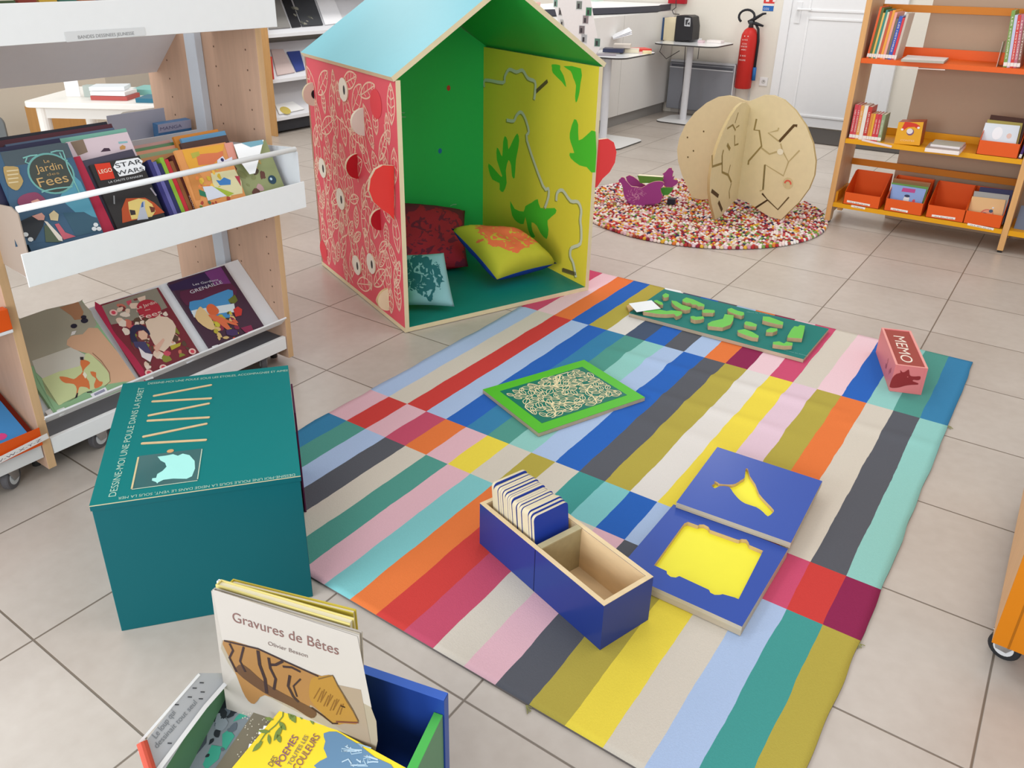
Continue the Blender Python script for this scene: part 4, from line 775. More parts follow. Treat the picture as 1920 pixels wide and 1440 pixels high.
# pastel row behind
for q in (('orange comic first in the pastel row behind the upright spines', .465, .625, .262, -.105, '#e0a06a|s'), ('sage green comic in the pastel row behind the upright spines', .468, .628, .276, -.117, '#a8b88c|s'), ('salmon comic in the pastel row behind the upright spines', .47, .632, .289, -.129, '#efa888|s'), ('mid green comic in the pastel row behind the upright spines', .472, .64, .301, -.141, '#6f9a70|s'), ('dusty pink comic last in the pastel row behind the upright spines', .474, .636, .313, -.153, '#d9a8a0|s'),
    ('brown comic in front of the light blue one at the back of the bin', .60, .775, .274, -.05, '#5a4038|s'), ('light blue comic lying back behind the orange and yellow one', .645, .815, .300, -.105, '#6fa8d0|s'), ('orange comic at the back behind the light blue one', .63, .80, .312, -.118, '#e0903c|s')): behind(*q)
h6 = zz(320, 250, .125)
def kid(c, f):
    A = lambda l, m, z=.0006: c.art(f, h6(l), m, z)
    A([(170, 250), (800, 160), (760, 420), (300, 560), (240, 450)], '#e8a83c|s'); A([(800, 150), (930, 130), (1000, 380), (880, 400)], '#e39a88|s', .0008); A([(380, 320), (560, 300), (700, 290), (780, 260), (790, 330), (640, 460), (420, 480)], '#dd7a50|s', .001)
    A([(300, 300), (420, 270), (440, 330), (330, 380)], '#b8b048|s', .001); A([(600, 600), (960, 540), (1060, 720), (1080, 900), (760, 960), (640, 800)], '#ded7a8|s', .001); A([(680, 700), (740, 710), (800, 660), (900, 700), (900, 770), (740, 780)], '#3f7fc0|s', .0014)
    A([(480, 800), (620, 790), (860, 930), (560, 1010)], '#d8dde8|s', .0014); A([(640, 800), (760, 830), (950, 900), (860, 950)], '#a3b83c|s', .0016); A([(420, 840), (520, 880), (540, 960), (440, 930)], '#2f7a5a|s', .0014); A([(960, 640), (1030, 640), (1060, 800), (1010, 720)], '#b03a4a|s', .0015); A([(250, 600), (400, 560), (500, 700), (440, 1000), (380, 1000)], '#cf8a4a|s', .0009)
    blobs(c, f, .01, .13, .005, .07, 26, ['#c8783c|s', '#6a8a3c|s', '#e8d8a0|s', '#b04a3a|s', '#4a7a5a|s', '#d8dce0|s'], .003, .009, 31, .0011); blobs(c, f, .03, .12, .10, .165, 16, ['#f0c050|s', '#e88a4c|s', '#d8b840|s', '#c86a3c|s'], .004, .011, 32, .0011)
    c.text('YAKARI', f, h6([(400, 440)])[0], h6([(690, 340)])[0], .010, '#f2d060|s', .0018) if 0 else None
    A([(700, 400), (780, 340), (820, 400), (920, 350), (930, 420), (800, 450), (700, 470)], '#e8e4ee|s', .0016); q = f.ab(*h6([(770, 400)])[0]); c.disc(f, q[0], q[1], .006, .006, '#2f2c60|s', .0018, 8)
pbook('orange and yellow children comic with a busy cover in the middle bin', bp, (366, 383), (458, 362), (438, 264), .012, '#e39a5a|s', art=kid, c=.002)
def grn(c, f):
    blobs(c, f, .005, .125, .005, .17, 22, ['#8c9060|s', '#6a4238|s', '#b89a5a|s', '#c8a0a0|s', '#5a4a3a|s'], .008, .022, 13)
    q = f.ab(510, 337); c.disc(f, q[0], q[1], .016, .015, '#2f4a5c|s', .0016, 14); c.disc(f, q[0] - .004, q[1] + .003, .005, .005, '#c8e0ee|s', .002, 8)
pbook('olive and brown comic at the right end of the middle bin', bp, (452, 368), (532, 346), (500, 262), .012, '#9aa070|s', art=grn, c=-.012)
m = MB(); wf = bp.up(.02); m.prism([wf.px(x, y) for x, y in [(438, 271), (494, 262), (484, 302), (478, 325), (468, 327), (448, 300)]], bp.n * .0012, '#fafafa|g'); m.art(wf, [(452, 268), (492, 262), (494, 270), (470, 276)], '#7fb0c0|s', .0016); tag(m.build('paper_cone'), 'bright white folded paper standing at the right end of the middle bin', 'paper')
# boxes and comics in the rear side of the bin
for (lab, px, z, hh, col, cat) in (('grey storage box with a small pink label behind the middle bin', [(212, 232), (338, 215), (345, 228), (215, 252)], .86, .10, '#8c857c|s', 'box'), ('long taupe box behind the stack of dark comics', [(230, 210), (300, 200), (335, 212), (212, 222)], .875, .09, '#978d82|s', 'box')):
    q = [G(x, y, z) for x, y in px]; m = MB(); m.prism([p - up * hh for p in q], up * hh, col); tag(m.build('storage_box', bevel=.002), lab, cat)
f = F((-.085, -.64, .74), (0, 1, 0), v=(.1, 0, .99)); m = MB(); m.box(f, -.02, .115, 0, .15, -.03, 0, '#4f7fb0|s'); m.box(f, -.02, .115, .12, .15, 0, .0006, '#b8b8d0|s'); m.text('MANGA', f, (-.012, .128), (.075, .128), .012, '#6a6a90|s', .0012, px=False); tag(m.build('blue_box', bevel=.001), 'blue cardboard box with a lilac band behind the middle bin', 'box')
m = MB(); f = F((-.14, -.80, .80), (0, 1, 0), v=(0, 0, 1)); m.box(f, 0, .22, 0, .13, -.003, 0, '#c3c4d2|s'); tag(m.build('divider_plate', bevel=.001), 'pale lilac metal divider plate standing behind the blue box', 'divider')
# small books peeking over the top bin
rg = random.Random(2); cols = ['#6a4a2c', '#c88a48', '#4a5a3c', '#8a3a2c', '#c8a03c', '#3c6a5a', '#a85a2c', '#7a6a4a', '#b0783c', '#5a3a4a']
for i in range(10):
    y = -1.40 + i * .052; f = F((.36, y, 1.235), (0, 1, 0), v=(-.2, 0, .98)); m = MB(); hgt = .092 - (i % 3) * .003; m.box(f, 0, .045, 0, hgt, -.02, 0, cols[i] + '|s')
    tag(m.build('book'), 'book top just showing over the upper bin of the display shelf', 'book', 'book tops in the upper bin')

def pslab(name, label, cat, Fr, pix, th, col, side=None, c=0.0, group=None, art=None, bevel=0.0, parts=False):
    "thing whose face is traced on Fr; body goes back th behind the face"
    q = [Fr.px(x, y, c) for x, y in pix]; m = MB(); q = _ccw(q, Fr.n); m.prism([p - Fr.n * th for p in q], Fr.n * th, col, side or col)
    if art: art(m, Fr.up(c))
    return tag(m.build(name, bevel=bevel), label, cat, group)
# ================================================================ orange shelf on the right
t = thing('orange_shelf', 'light wood shelf unit with orange and yellow metal shelves against the brown wall', 'shelf', (1.9, 2.9, 0))
YF, YB = 2.735, 3.05
for (x0, x1) in ((1.425, 1.455), (2.345, 2.375)):
    m = MB(); m.prism([V3((x0, y, z)) for y, z in [(YF, .012), (YF + .06, .012), (YF + .07, .06), (YB - .04, .06), (YB - .03, .012), (YB, .012), (YB, 1.5), (YF, 1.5)]], (x1 - x0, 0, 0), '#c9a57e|w', '#d8a468|w', '#c9a57e|w'); m.build('side_panel', t, bevel=.002)
    m = MB(); m.box(S, x0 + .004, x1 - .004, YF + .004, YF + .05, 0, .012, '#2c2a28|s'); m.build('foot', t)
a, b2 = 1.4555, 2.3445; YO = '#e2a016|s'; ORN = '#e2601c|s'
def mshelf(z, col, lip, nm='metal_shelf'):
    m = MB(); m.box(S, a, b2, YF + .006, YB - .02, z - .003, z, col); m.box(S, a, b2, YF + .003, YF + .006, z - .026, z, col); m.box(S, a, b2, YB - .02, YB - .017, z - .003, z + lip, col); m.build(nm, t, bevel=.001)
mshelf(.948, ORN, .05); mshelf(.506, YO, .04); mshelf(.128, YO, .04)
for (l, r) in (((1585, 300), (1890, 340)), ((1668, 12), (1880, 24))):
    z0 = P(*l, (0, YB - .03, 0), (0, 1, 0)).z; z1 = P(*r, (0, YB - .03, 0), (0, 1, 0)).z; z = (z0 + z1) / 2; m = MB(); m.box(S, a, b2, YB - .03, YB - .018, z - .02, z + .018, '#c87818|s'); m.build('cross_bar', t, bevel=.001)
m = MB(); m.box(S, a, 1.468, YF + .03, YB - .03, .128, .19, '#d89018|s'); m.build('shelf_bracket', t)
def fr_at(y): return F((0, y, 0), (1, 0, 0), v=up)      # n = -Y, faces the camera
def bin_tray(lab, xa_, xb_, z=.1285, fh=.072, bh=.165, grp=None):
    t2 = thing('sorting_tray', lab, 'tray', ((xa_ + xb_) / 2, 2.86, z), grp)
    y0, y1 = YF + .004, YF + .235; m = MB(); O = '#e05a1c|s'
    m.box(S, xa_, xb_, y0, y0 + .003, z, z + fh, O); m.box(S, xa_, xb_, y1 - .003, y1, z, z + bh, O); m.box(S, xa_, xb_, y0, y1, z, z + .003, O)
    for x in (xa_, xb_ - .003): m.prism([V3((x, y0, z)), V3((x, y1, z)), V3((x, y1, z + bh)), V3((x, y1 - .05, z + bh)), V3((x, y0, z + fh))], (.003, 0, 0), O)
    m.build('tray_body', t2, bevel=.0006); return t2
fx = lambda x, y, yy=YF: P(x, y, (0, yy, 0), (0, 1, 0)).x
x1a, x1b = fx(1579, 385), fx(1645, 400); x2a, x2b = fx(1655, 400), fx(1725, 412); x3a, x3b = fx(1733, 412), fx(1803, 425); x4b = fx(1873, 435)
trs = [bin_tray('orange metal tray at the outer end of the bottom shelf, nearly empty', x1a, x1b), bin_tray('orange metal tray holding blue picture books on the bottom shelf', x2a, x2b), bin_tray('orange metal tray with a few low booklets between two fuller trays', x3a, x3b), bin_tray('orange metal tray holding a peach coloured book at the inner end of the bottom shelf', x3b + .001, x4b)]
lf = fr_at(YF + .0035)
for i, (t2, labs) in enumerate(zip(trs, ([[(1588, 377), (1631, 385)], [(1596, 386), (1622, 391)]], [[(1670, 391), (1702, 397)]], [[(1747, 404), (1791, 410)]], [[(1814, 420), (1863, 430)]]))):
    m = MB()
    for (p, q) in labs: m.spx(lf, [p, q], .012, '#efe9e0|m', .0008); m.text('ALBUMS', lf, (p[0] + 4, p[1] + 2), (q[0] - 4, q[1] + 1), .005, '#7a6a6a|s', .0014)
    m.build('label_strip', t2)
lean = lambda y, s=.35: F((0, y, .135), (1, 0, 0), v=(0, s, .94))
def kidart(c, f):
    A = lambda l, m, z=.0006: c.art(f, l, m, z)
    A([(1693, 352), (1717, 355), (1715, 362), (1690, 359)], '#c04a8a|s'); q = f.ab(1699, 374); c.disc(f, q[0], q[1], .016, .022, '#e8e4e0|s', .001, 12); c.disc(f, q[0], q[1] + .02, .015, .008, '#3a3c5a|s', .0014, 10); q = f.ab(1713, 377); c.disc(f, q[0], q[1], .008, .01, '#d85060|s', .001, 10)
    A([(1668, 386), (1722, 392), (1721, 388), (1669, 380)], '#d8e4ee|s')
Lf = lean(2.79); pslab('book', 'light blue picture book with a small white figure, front of the second orange tray', 'book', Lf, [(1672, 345), (1737, 355), (1724, 394), (1667, 384)], .012, '#8fa8d8|s', '#e8e0d0|m', art=kidart)
for k, (c_, n_) in enumerate((('#6a9a4c', 'green picture book behind the light blue one'), ('#8a6a3c', 'olive brown picture book behind the green one'), ('#a07048', 'tan picture book at the back of the second orange tray'))):
    pslab('book', n_, 'book', Lf, [(1672 + k * 2, 342 - k * 4), (1741 + k * 2, 351 - k * 4), (1728, 394), (1669, 384)], .010, c_ + '|s', '#e8e0d0|m', c=-.014 - .012 * k)
pslab('book', 'low pink booklet lying inside the outermost orange tray', 'book', lean(2.86), [(1597, 366), (1640, 374), (1640, 382), (1592, 376)], .01, '#e06a6a|s', '#e8e0d0|m')
pslab('book', 'low violet booklet inside the third orange tray', 'book', lean(2.82), [(1743, 393), (1795, 398), (1798, 412), (1742, 404)], .01, '#6a5a8a|s', '#e8e0d0|m')
def peach(c, f):
    for (x, y, r, k) in ((1850, 402, .032, '#d8705c|s'), (1830, 404, .018, '#d8705c|s'), (1851, 402, .026, '#e8a080|s'), (1845, 404, .018, '#4a5a70|s'), (1832, 404, .013, '#4a5a70|s'), (1858, 396, .010, '#4a5a70|s'), (1862, 390, .005, '#e8e8e8|s')): q = f.ab(x, y); c.disc(f, q[0], q[1], r, r * .9, k, .0006 + c.mi(k) * .0003 + .0001 * len(c.f), 16)
pslab('book', 'peach coloured picture book with grey and red round figures in the fourth orange tray', 'book', Lf, [(1823, 368), (1886, 375), (1875, 421), (1812, 407)], .012, '#e8bc84|s', '#e8e0d0|m', art=peach)
pslab('book', 'grey glossy book behind the peach coloured one', 'book', Lf, [(1827, 358), (1893, 366), (1880, 421), (1816, 407)], .01, '#a8a6a0|g', '#e8e0d0|m', c=-.014)
pslab('book', 'dark navy book at the back of the fourth orange tray', 'book', Lf, [(1838, 350), (1900, 357), (1884, 418), (1822, 405)], .012, '#34345a|s', '#e8e0d0|m', c=-.028)
# books on the upper shelf
def row(z, y0, x0, items, grp, lean_=0.0):
    x = x0
    for i, (w, h, dep, col, lab) in enumerate(items):
        f = F((x, y0, z), (1, 0, 0), v=(lean_, 0, 1)); f = F((x, y0, z), V3((1, 0, -lean_)), v=(lean_, 0, 1)); t2 = thing('book', lab, 'book', (x + w / 2, y0 + dep / 2, z), grp)
        m = MB(); b = .0012; m.box(f, 0, b, 0, h, -dep, 0, col); m.box(f, w - b, w, 0, h, -dep, 0, col); m.box(f, b, w - b, 0, h, -b, 0, col); m.box(f, .0, w, .006, .024, 0, .0006, '#e8e4dc|m')
        if w > .013: m.text('LES HISTOIRES', F(f(0, h, .0), f.v * -1, v=f.u), (.03, w * .3), (h - .04, w * .3), w * .4, '#f2e6d8|s', .0008, px=False)
        m.build('cover', t2); m = MB(); m.box(f, b, w - b, .002, h - .003, -dep + .002, -b, '#efe6d2|m'); m.build('pages', t2); x += w + .0008
row(.9485, YF + .03, 1.475, [(.011, .265, .2, '#e0602c|s', 'orange spined book at the outer end of the top orange shelf'), (.012, .26, .2, '#5a6a34|s', 'moss green spined book second from the side panel on the top shelf'), (.010, .235, .18, '#e0b45c|s', 'pale yellow spined book on the top shelf between green ones'), (.010, .25, .2, '#3c8a7c|s', 'teal spined book on the top orange shelf'), (.010, .24, .2, '#d8ccb0|s', 'cream spined book right of the teal one on the top shelf'),
    (.012, .245, .2, '#c85a3c|s', 'brick red spined book on the top orange shelf'), (.013, .25, .2, '#e8a040|s', 'amber spined book on the top orange shelf'), (.012, .24, .2, '#e8a090|s', 'salmon spined book on the top orange shelf'), (.013, .21, .18, '#7a6a5a|s', 'grey brown spined book on the top orange shelf'), (.018, .222, .18, '#3f5ab0|s', 'thick blue spined book on the top orange shelf'), (.012, .215, .18, '#d03c44|s', 'bright red spined book right of the blue one'), (.011, .235, .17, '#c8b8a8|s', 'pinkish beige spined book closing the row on the top shelf')], 'books at the outer end of the top shelf', .07)
pslab('book', 'thin white book lying flat on the top orange shelf', 'book', F((0, 0, .962), (1, 0, 0), (0, 1, 0)), [(1702, 103), (1779, 108), (1770, 115), (1690, 111)], .012, '#e6e0dc|s', '#b8b0a0|m')
q0 = fx(1882, 128, YF + .03)
row(.9485, YF + .03, q0 - .005, [(.016, .27, .2, '#7a9a4c|s', 'leaf green leaning book, first at the inner end of the top shelf'), (.013, .25, .2, '#c0c0d8|s', 'pale lilac leaning book at the inner end of the top shelf'), (.014, .25, .2, '#d04038|s', 'tomato red leaning book at the inner end of the top shelf'), (.014, .255, .2, '#b86a78|s', 'dusty rose leaning book at the inner end of the top shelf'), (.014, .26, .2, '#8a5a4c|s', 'brown leaning book at the inner end of the top shelf')], 'leaning books at the inner end of the top shelf', -.10)
m = MB(); m.box(S, q0 - .035, q0 - .0335, YF + .03, YF + .15, .9485, 1.07, '#d8cfc6|g'); tag(m.build('bookend'), 'thin clear bookend beside the leaning books on the top shelf', 'bookend')
lf = fr_at(YF + .0025); m = MB(); m.spx(lf, [(1691, 127), (1772, 131)], .005, '#f0d8cc|s', .001); m.build('label_strip', t)
# second shelf
row(.5065, YF + .02, 1.468, [(.017, .19, .13, '#d04850|s', 'thick red story book nearest the side panel on the yellow shelf'), (.015, .19, .13, '#cc5058|s', 'second thick red story book on the yellow shelf'), (.018, .188, .13, '#dfa050|s', 'amber story book on the yellow shelf'), (.020, .19, .13, '#e6e0d4|s', 'thick white story book with a blue dot on the yellow shelf'), (.021, .185, .13, '#c03c34|s', 'dark red tall story book right of the white one'),
    (.012, .15, .12, '#d88a40|s', 'low orange pocket book on the yellow shelf'), (.012, .15, .12, '#e0a838|s', 'low yellow pocket book on the yellow shelf'), (.016, .15, .12, '#d04048|s', 'low red pocket book left of its twin on the yellow shelf'), (.016, .15, .12, '#c83c48|s', 'low red pocket book next to the green one'), (.018, .15, .12, '#8fa078|s', 'low sage green pocket book closing the row on the yellow shelf')], 'story books on the yellow shelf', 0)
lf = fr_at(YF + .0025); m = MB(); m.spx(lf, [(1616, 262), (1672, 275)], .012, '#e8d4d0|s', .004); m.build('label_strip', t)
pslab('book', 'grey green book poking out under the front of the yellow shelf', 'book', F((0, 0, .478), (1, 0, 0), (0, 1, 0)), [(1606, 271), (1672, 281), (1657, 288), (1604, 283)], .01, '#6f7060|s', '#6f7060|s') if 0 else None
gf = fr_at(YF + .025)
t2 = thing('picture_box', 'yellow cube box of booklets with a red capped round figure on its front', 'box', gf.px(1705, 272) + V3((0, .05, 0)))
q = [gf.px(x, y) for x, y in [(1685, 229), (1732, 229), (1724, 273), (1676, 269)]]; m = MB(); m.prism(_ccw(q, gf.n), (0, .11, 0), '#a8502c|s', '#a8502c|s', '#e2a428|s')
m.keys = m.keys; m.art(gf, q3([(1395, 570), (1480, 580), (1570, 600), (1630, 640), (1600, 690), (1540, 650), (1440, 655), (1360, 710), (1335, 690)], 1530, 160, 230 / 1920), '#d03c28|s', .0008)
a_, b_ = gf.ab(*q3([(1475, 730)], 1530, 160, 230 / 1920)[0]); m.disc(gf, a_, b_, .019, .019, '#7a5a7a|s', .0008, 16); m.disc(gf, a_ - .003, b_ + .004, .016, .015, '#e2d8d4|s', .0012, 16)
for z in ((1350, 690), (1605, 665)): q = gf.ab(*q3([z], 1530, 160, 230 / 1920)[0]); m.disc(gf, q[0], q[1], .007, .006, '#f0e6e0|s', .0014, 10)
m.text('CONTES', gf, q3([(1320, 870)], 1530, 160, 230 / 1920)[0], q3([(1535, 885)], 1530, 160, 230 / 1920)[0], .010, '#f0c898|s', .001); m.build('box_body', t2, bevel=.001)
pslab('book', 'flat grey picture book lying on another on the yellow shelf', 'book', F((0, 0, .540), (1, 0, 0), (0, 1, 0)), [(1754, 261), (1811, 267), (1800, 276), (1745, 270)], .012, '#b8b8a8|s', '#e8e0dc|m')
pslab('book', 'white edged book lying directly on the yellow shelf under the grey one', 'book', F((0, 0, .527), (1, 0, 0), (0, 1, 0)), [(1745, 266), (1812, 271), (1799, 284), (1735, 277)], .02, '#a89890|s', '#f0e4dc|m')
xa_, xb_ = fx(1829, 290), fx(1906, 300)
bin_tray('orange metal tray on the yellow shelf holding a shiny white book', xa_, xb_, .5065, .075, .15)
Lf = F((0, 2.79, .51), (1, 0, 0), v=(0, .35, .94))
pslab('book', 'shiny white and pale blue picture book in the tray on the yellow shelf', 'book', Lf, [(1848, 230), (1913, 236), (1902, 281), (1835, 272)], .012, '#dfe6ea|g', '#e8e0d0|m', art=lambda c, f: (c.disc(f, *f.ab(1870, 250), .024, .034, '#f4f4f4|g', .0006, 16), c.disc(f, *f.ab(1892, 255), .012, .014, '#e8c4b4|g', .0006, 12)))
pslab('book', 'olive book right behind the shiny white one', 'book', Lf, [(1852, 224), (1918, 231), (1906, 281), (1838, 272)], .012, '#a89a50|s', '#e8e0d0|m', c=-.014)
pslab('book', 'dark brown book at the back of the tray on the yellow shelf', 'book', Lf, [(1858, 215), (1926, 223), (1910, 281), (1842, 272)], .012, '#4a2c20|s', '#e8e0d0|m', c=-.03)
row(.5065, YF + .02, xb_ + .004, [(.012, .17, .13, '#4a3070|s', 'purple spined book right of the tray on the yellow shelf')], None, .1)
# next bay
t = thing('side_bay', 'next bay of the orange shelf with a yellow bottom shelf, cut by the photo edge', 'shelf', (2.7, 2.9, 0))
m = MB(); m.box(S, 2.376, 3.25, YF + .003, YB - .02, .10, .128, YO); m.box(S, 2.376, 3.25, YF + .003, YB - .02, .48, .506, YO); m.build('metal_shelf', t); m = MB(); m.box(S, 3.25, 3.28, YF, YB, 0.0, 1.5, '#c9a57e|w'); m.build('side_panel', t, bevel=.002)
pslab('book', 'slate blue book leaning on the bottom shelf of the next orange bay', 'book', F((0, 2.80, .13), (1, 0, 0), v=(0, .3, .94)), [(1915, 385), (1960, 392), (1950, 440), (1900, 430)], .02, '#6a7080|s')

# ================================================================ orange cabinet at the photo edge
t = thing('rolling_cabinet', 'orange rolling cabinet with a light wood side, cut by the photo edge', 'cabinet', (3.0, -.2, 0))
CX, CY = 2.682, -.605
for x in (CX, CX + .62): MB().box(S, x, x + .02, CY + .004, CY + .78, .085, .74, '#d9a878|w').build('side_panel', t, bevel=.001)
m = MB(); m.box(S, CX, CX + .64, CY, CY + .784, .7405, .76, '#d9a878|w'); m.build('top_panel', t, bevel=.001)
m = MB(); m.box(S, CX, CX + .64, CY, CY + .0035, .085, .74, '#c2720e|s'); m.box(S, CX + .03, CX + .034, CY - .001, CY, .085, .74, '#9a5a0a|s'); m.box(S, CX + .0205, CX + .6195, CY + .004, CY + .78, .085, .105, '#c2720e|s'); m.build('front_panel', t, bevel=.0008)
for (x, y) in ((CX + .032, CY + .075), (CX + .6, CY + .06), (CX + .05, CY + .7), (CX + .6, CY + .7)): caster(t, x, y, .034, 2.9, .084, '#2a2a2c|s')

# ================================================================ ball rug, apple, hen
CXR, CYR, RR = .72, 2.5, .765; rg = random.Random(12)
fc_ = ['#e8ded0', '#d8b0a8', '#b03a38', '#c8b49c', '#d8783c', '#e8e4e0', '#8a3040', '#c88a9a', '#e0cfa0', '#e8d0c8', '#7a9a4c', '#f0e4d8', '#e0b040', '#a05040', '#efe6dc', '#c44848', '#404058', '#dcc0c8']
m = MB(); mbv = []; n_ = 0
disc_pts = circle(F((CXR, CYR, .0012), (1, 0, 0), (0, 1, 0)), 0, 0, RR - .008, 48); m.poly(disc_pts, '#8a6a60|f')
r = RR - .011; k = 0; seg = 6
while r > .012:
    n = max(4, int(math.tau * r / .0215)); off = rg.random()
    for i in range(n):
        a = (i + off) * math.tau / n; x, y = CXR + r * math.cos(a), CYR + r * math.sin(a); R_ = .0112; col = rg.choice(fc_) + '|f'
        if y > 3.02 and x > 1.39: continue
        base = [(x + R_ * math.cos(q * math.tau / seg), y + R_ * math.sin(q * math.tau / seg), .004) for q in range(seg)]; mid = [(x + R_ * .95 * math.cos((q + .5) * math.tau / seg), y + R_ * .95 * math.sin((q + .5) * math.tau / seg), .012) for q in range(seg)]; top_ = [(x + R_ * .55 * math.cos(q * math.tau / seg), y + R_ * .55 * math.sin(q * math.tau / seg), .0185) for q in range(seg)]
        f_ = [(q, (q + 1) % seg, seg + q) for q in range(seg)] + [((q + 1) % seg, seg + (q + 1) % seg, seg + q) for q in range(seg)] + [(seg + q, seg + (q + 1) % seg, 2 * seg + (q + 1) % seg) for q in range(seg)] + [(seg + q, 2 * seg + (q + 1) % seg, 2 * seg + q) for q in range(seg)] + [(2 * seg + q, 2 * seg + (q + 1) % seg, 3 * seg) for q in range(seg)]
        m.add(base + mid + top_ + [(x, y, .0205)], f_, col)
    r -= .0205
o = m.build('round_rug', smooth=True); tag(o, 'round rug of many small multicoloured felt balls on the tiled floor', 'rug')
# apple
AC = V3((.905, 2.63, .021)); AQ = V3((.57, -.13, 0)).normalized(); AP = V3((-.02, -.56, 0)).normalized(); APC = '#dccba0|v'
prof = [(0, .655), (.035, .672), (.09, .70), (.15, .705), (.22, .688), (.30, .64), (.38, .565), (.44, .475), (.475, .38), (.482, .30), (.465, .22), (.42, .13), (.36, .05), (.325, 0), (.25, 0), (.19, .018), (.12, .045), (.06, .06), (0, .064)]
apple = thing('wooden_apple', 'big plywood apple of two crossing panels with grooved mazes on the round rug', 'wooden toy', AC - V3((0, 0, .0)))
def apple_panel(dirv, th, grooves, name, half=None, ks=1.0):
    n = dirv.cross(up).normalized()
    if n.dot(CC - AC) < 0: n = -n
    u = up.cross(n); fr = F(AC + n * th / 2, u, v=up)
    pts = [fr(x, z) for x, z in prof] + [fr(-x, z * (1 - .05 * min(1, z / .4) * min(1, x / .06))) for x, z in prof[::-1] if x > 0]
    if half: pts = [fr(half * max(x, .0095), z * ks) for x, z in prof]
    m = MB(); pts = _ccw(pts, n); m.prism([p - n * th for p in pts], n * th, APC, '#c2ab78|w')
    if grooves: grooves(m, fr)
    m.build(name, apple, bevel=.0015); return fr
k8 = 300 / 1728
_n = AP.cross(up).normalized(); _n = _n if _n.dot(CC - AC) > 0 else -_n; SIDE = 1 if up.cross(_n).dot(AP) > 0 else -1
def g8(l): return [(1250 + x * k8, 170 + y * k8) for x, y in l]
def gQ(m, fr):
    D = '#94804e|m'; Lt = '#b8a474|m'; DD = '#5a4326|m'
    for l, c_, w in (([(970, 305), (945, 425), (1000, 430), (1025, 600), (885, 760), (880, 800)], D, .011), ([(1025, 620), (1110, 685), (1190, 660)], Lt, .010), ([(1210, 400), (1200, 430), (1095, 455), (1215, 550)], Lt, .009), ([(1215, 550), (1375, 375), (1410, 380)], DD, .016), ([(1230, 570), (1250, 650), (1315, 770), (1435, 645)], Lt, .009), ([(1315, 770), (1260, 920), (1065, 800), (1040, 1070), (1005, 1085)], Lt, .009), ([(1060, 800), (1040, 1070)], D, .012), ([(960, 1265), (1090, 1180), (1030, 1110)], '#4a3620|m', .012), ([(1090, 1180), (1200, 1285), (1320, 1150)], '#6a5638|m', .009)):
        m.spx(fr, g8(l), w, c_, .0009)
    q = fr.ab(*g8([(1228, 660)])[0]); m.disc(fr, q[0], q[1], .02, .018, '#e6dcc0|s', .0014, 12)
    q = fr.ab(*g8([(1310, 1000)])[0]); m.disc(fr, q[0], q[1], .034, .034, '#cdb98a|w', .0012, 18); m.stroke(fr, [(q[0] + .02 * math.cos(t), q[1] - .004 + .02 * math.sin(t)) for t in [j * math.pi / 6 for j in range(7)]], .010, '#d8604a|s', .0018)
    for z in ((225, 505), (400, 440), (290, 650), (230, 718)): q = fr.ab(*g8([z])[0]); m.disc(fr, q[0], q[1], .006, .006, '#6a5838|m', .0009, 8)
def gP(m, fr):
    D = '#94804e|m'
    for l, w in (([(775, 235), (740, 350)], .008), ([(655, 410), (715, 370), (745, 430)], .011), ([(785, 375), (750, 400)], .008), ([(735, 480), (735, 590), (775, 575)], .011), ([(655, 580), (685, 635)], .02), ([(490, 695), (495, 820), (600, 785)], .014), ([(615, 640), (600, 700), (600, 880), (665, 910), (700, 990)], .014), ([(690, 800), (665, 900)], .008), ([(700, 1000), (675, 1090), (680, 1165)], .009)): m.spx(fr, g8(l), w, D, .0009)
    for l in ([(485, 1080), (560, 1140)], [(560, 1200), (600, 1295)]): m.spx(fr, g8(l), .022, '#5a4630|m', .0009)
apple_panel(AQ, .018, gQ, 'maze_panel')
for h_ in (1, -1): apple_panel(AP, .018, gP if h_ == SIDE else None, 'cross_panel', half=h_, ks=.94 if h_ == SIDE else .90)
# hen
HN = V3((.80, -.60, 0)).normalized(); 
k9 = 160 / 1920
def g9(l): return [(1140 + x * k9, 290 + y * k9) for x, y in l]
hb_ = G(1200, 384, .021); hu = (G(1236, 380, .021) - G(1183, 375, .021)).normalized(); hf = F(hb_, hu, v=up)
t = thing('hen_holder', 'purple wooden hen shaped book holder with engraved feathers on the round rug', 'book holder', hb_ + V3((0, .08, 0))); PU = '#a0458c|s'
front = sm(g9([(250, 620), (240, 570), (275, 545), (300, 510), (360, 515), (400, 570), (470, 660), (530, 715), (640, 725), (760, 745), (900, 660), (1000, 620), (1080, 600), (1200, 600), (1260, 640), (1230, 720), (1185, 770), (1200, 860), (1225, 930), (1200, 1020), (1150, 1090), (1000, 1110), (850, 1125), (790, 1165), (700, 1165), (560, 1140), (480, 1085), (390, 985), (350, 880), (330, 740), (290, 640)]), 2)
m = MB(); q = _ccw([hf.px(x, y, 0) for x, y in front], hf.n); m.prism([p - hf.n * .012 for p in q], hf.n * .012, PU, '#d8b890|w'); rg = random.Random(9)
ca, cb_ = hf.ab(*g9([(640, 920)])[0])
for i in range(70):
    an = rg.uniform(0, 6.28); rr = rg.uniform(0, .055); a_, b_ = ca + rr * math.cos(an) * 1.05, cb_ + rr * math.sin(an) * .8; m.stroke(hf, [(a_ + .008 * math.cos(an + s), b_ + .008 * math.sin(an + s)) for s in (0, .5, 1, 1.5, 2)], .0025, '#cf8fb4|m', .0006 + i * 4e-6)
m.spx(hf, g9([(385, 560), (530, 718), (760, 745)]), .004, '#dba0b8|m', .001); m.build('side_panel', t, bevel=.001)
hb2 = hf.up(-.10); m = MB()
back = g9([(400, 500), (480, 460), (560, 490), (640, 545), (740, 630), (850, 690), (930, 655), (1000, 700), (1000, 900), (760, 900), (560, 740), (530, 710), (430, 600)])
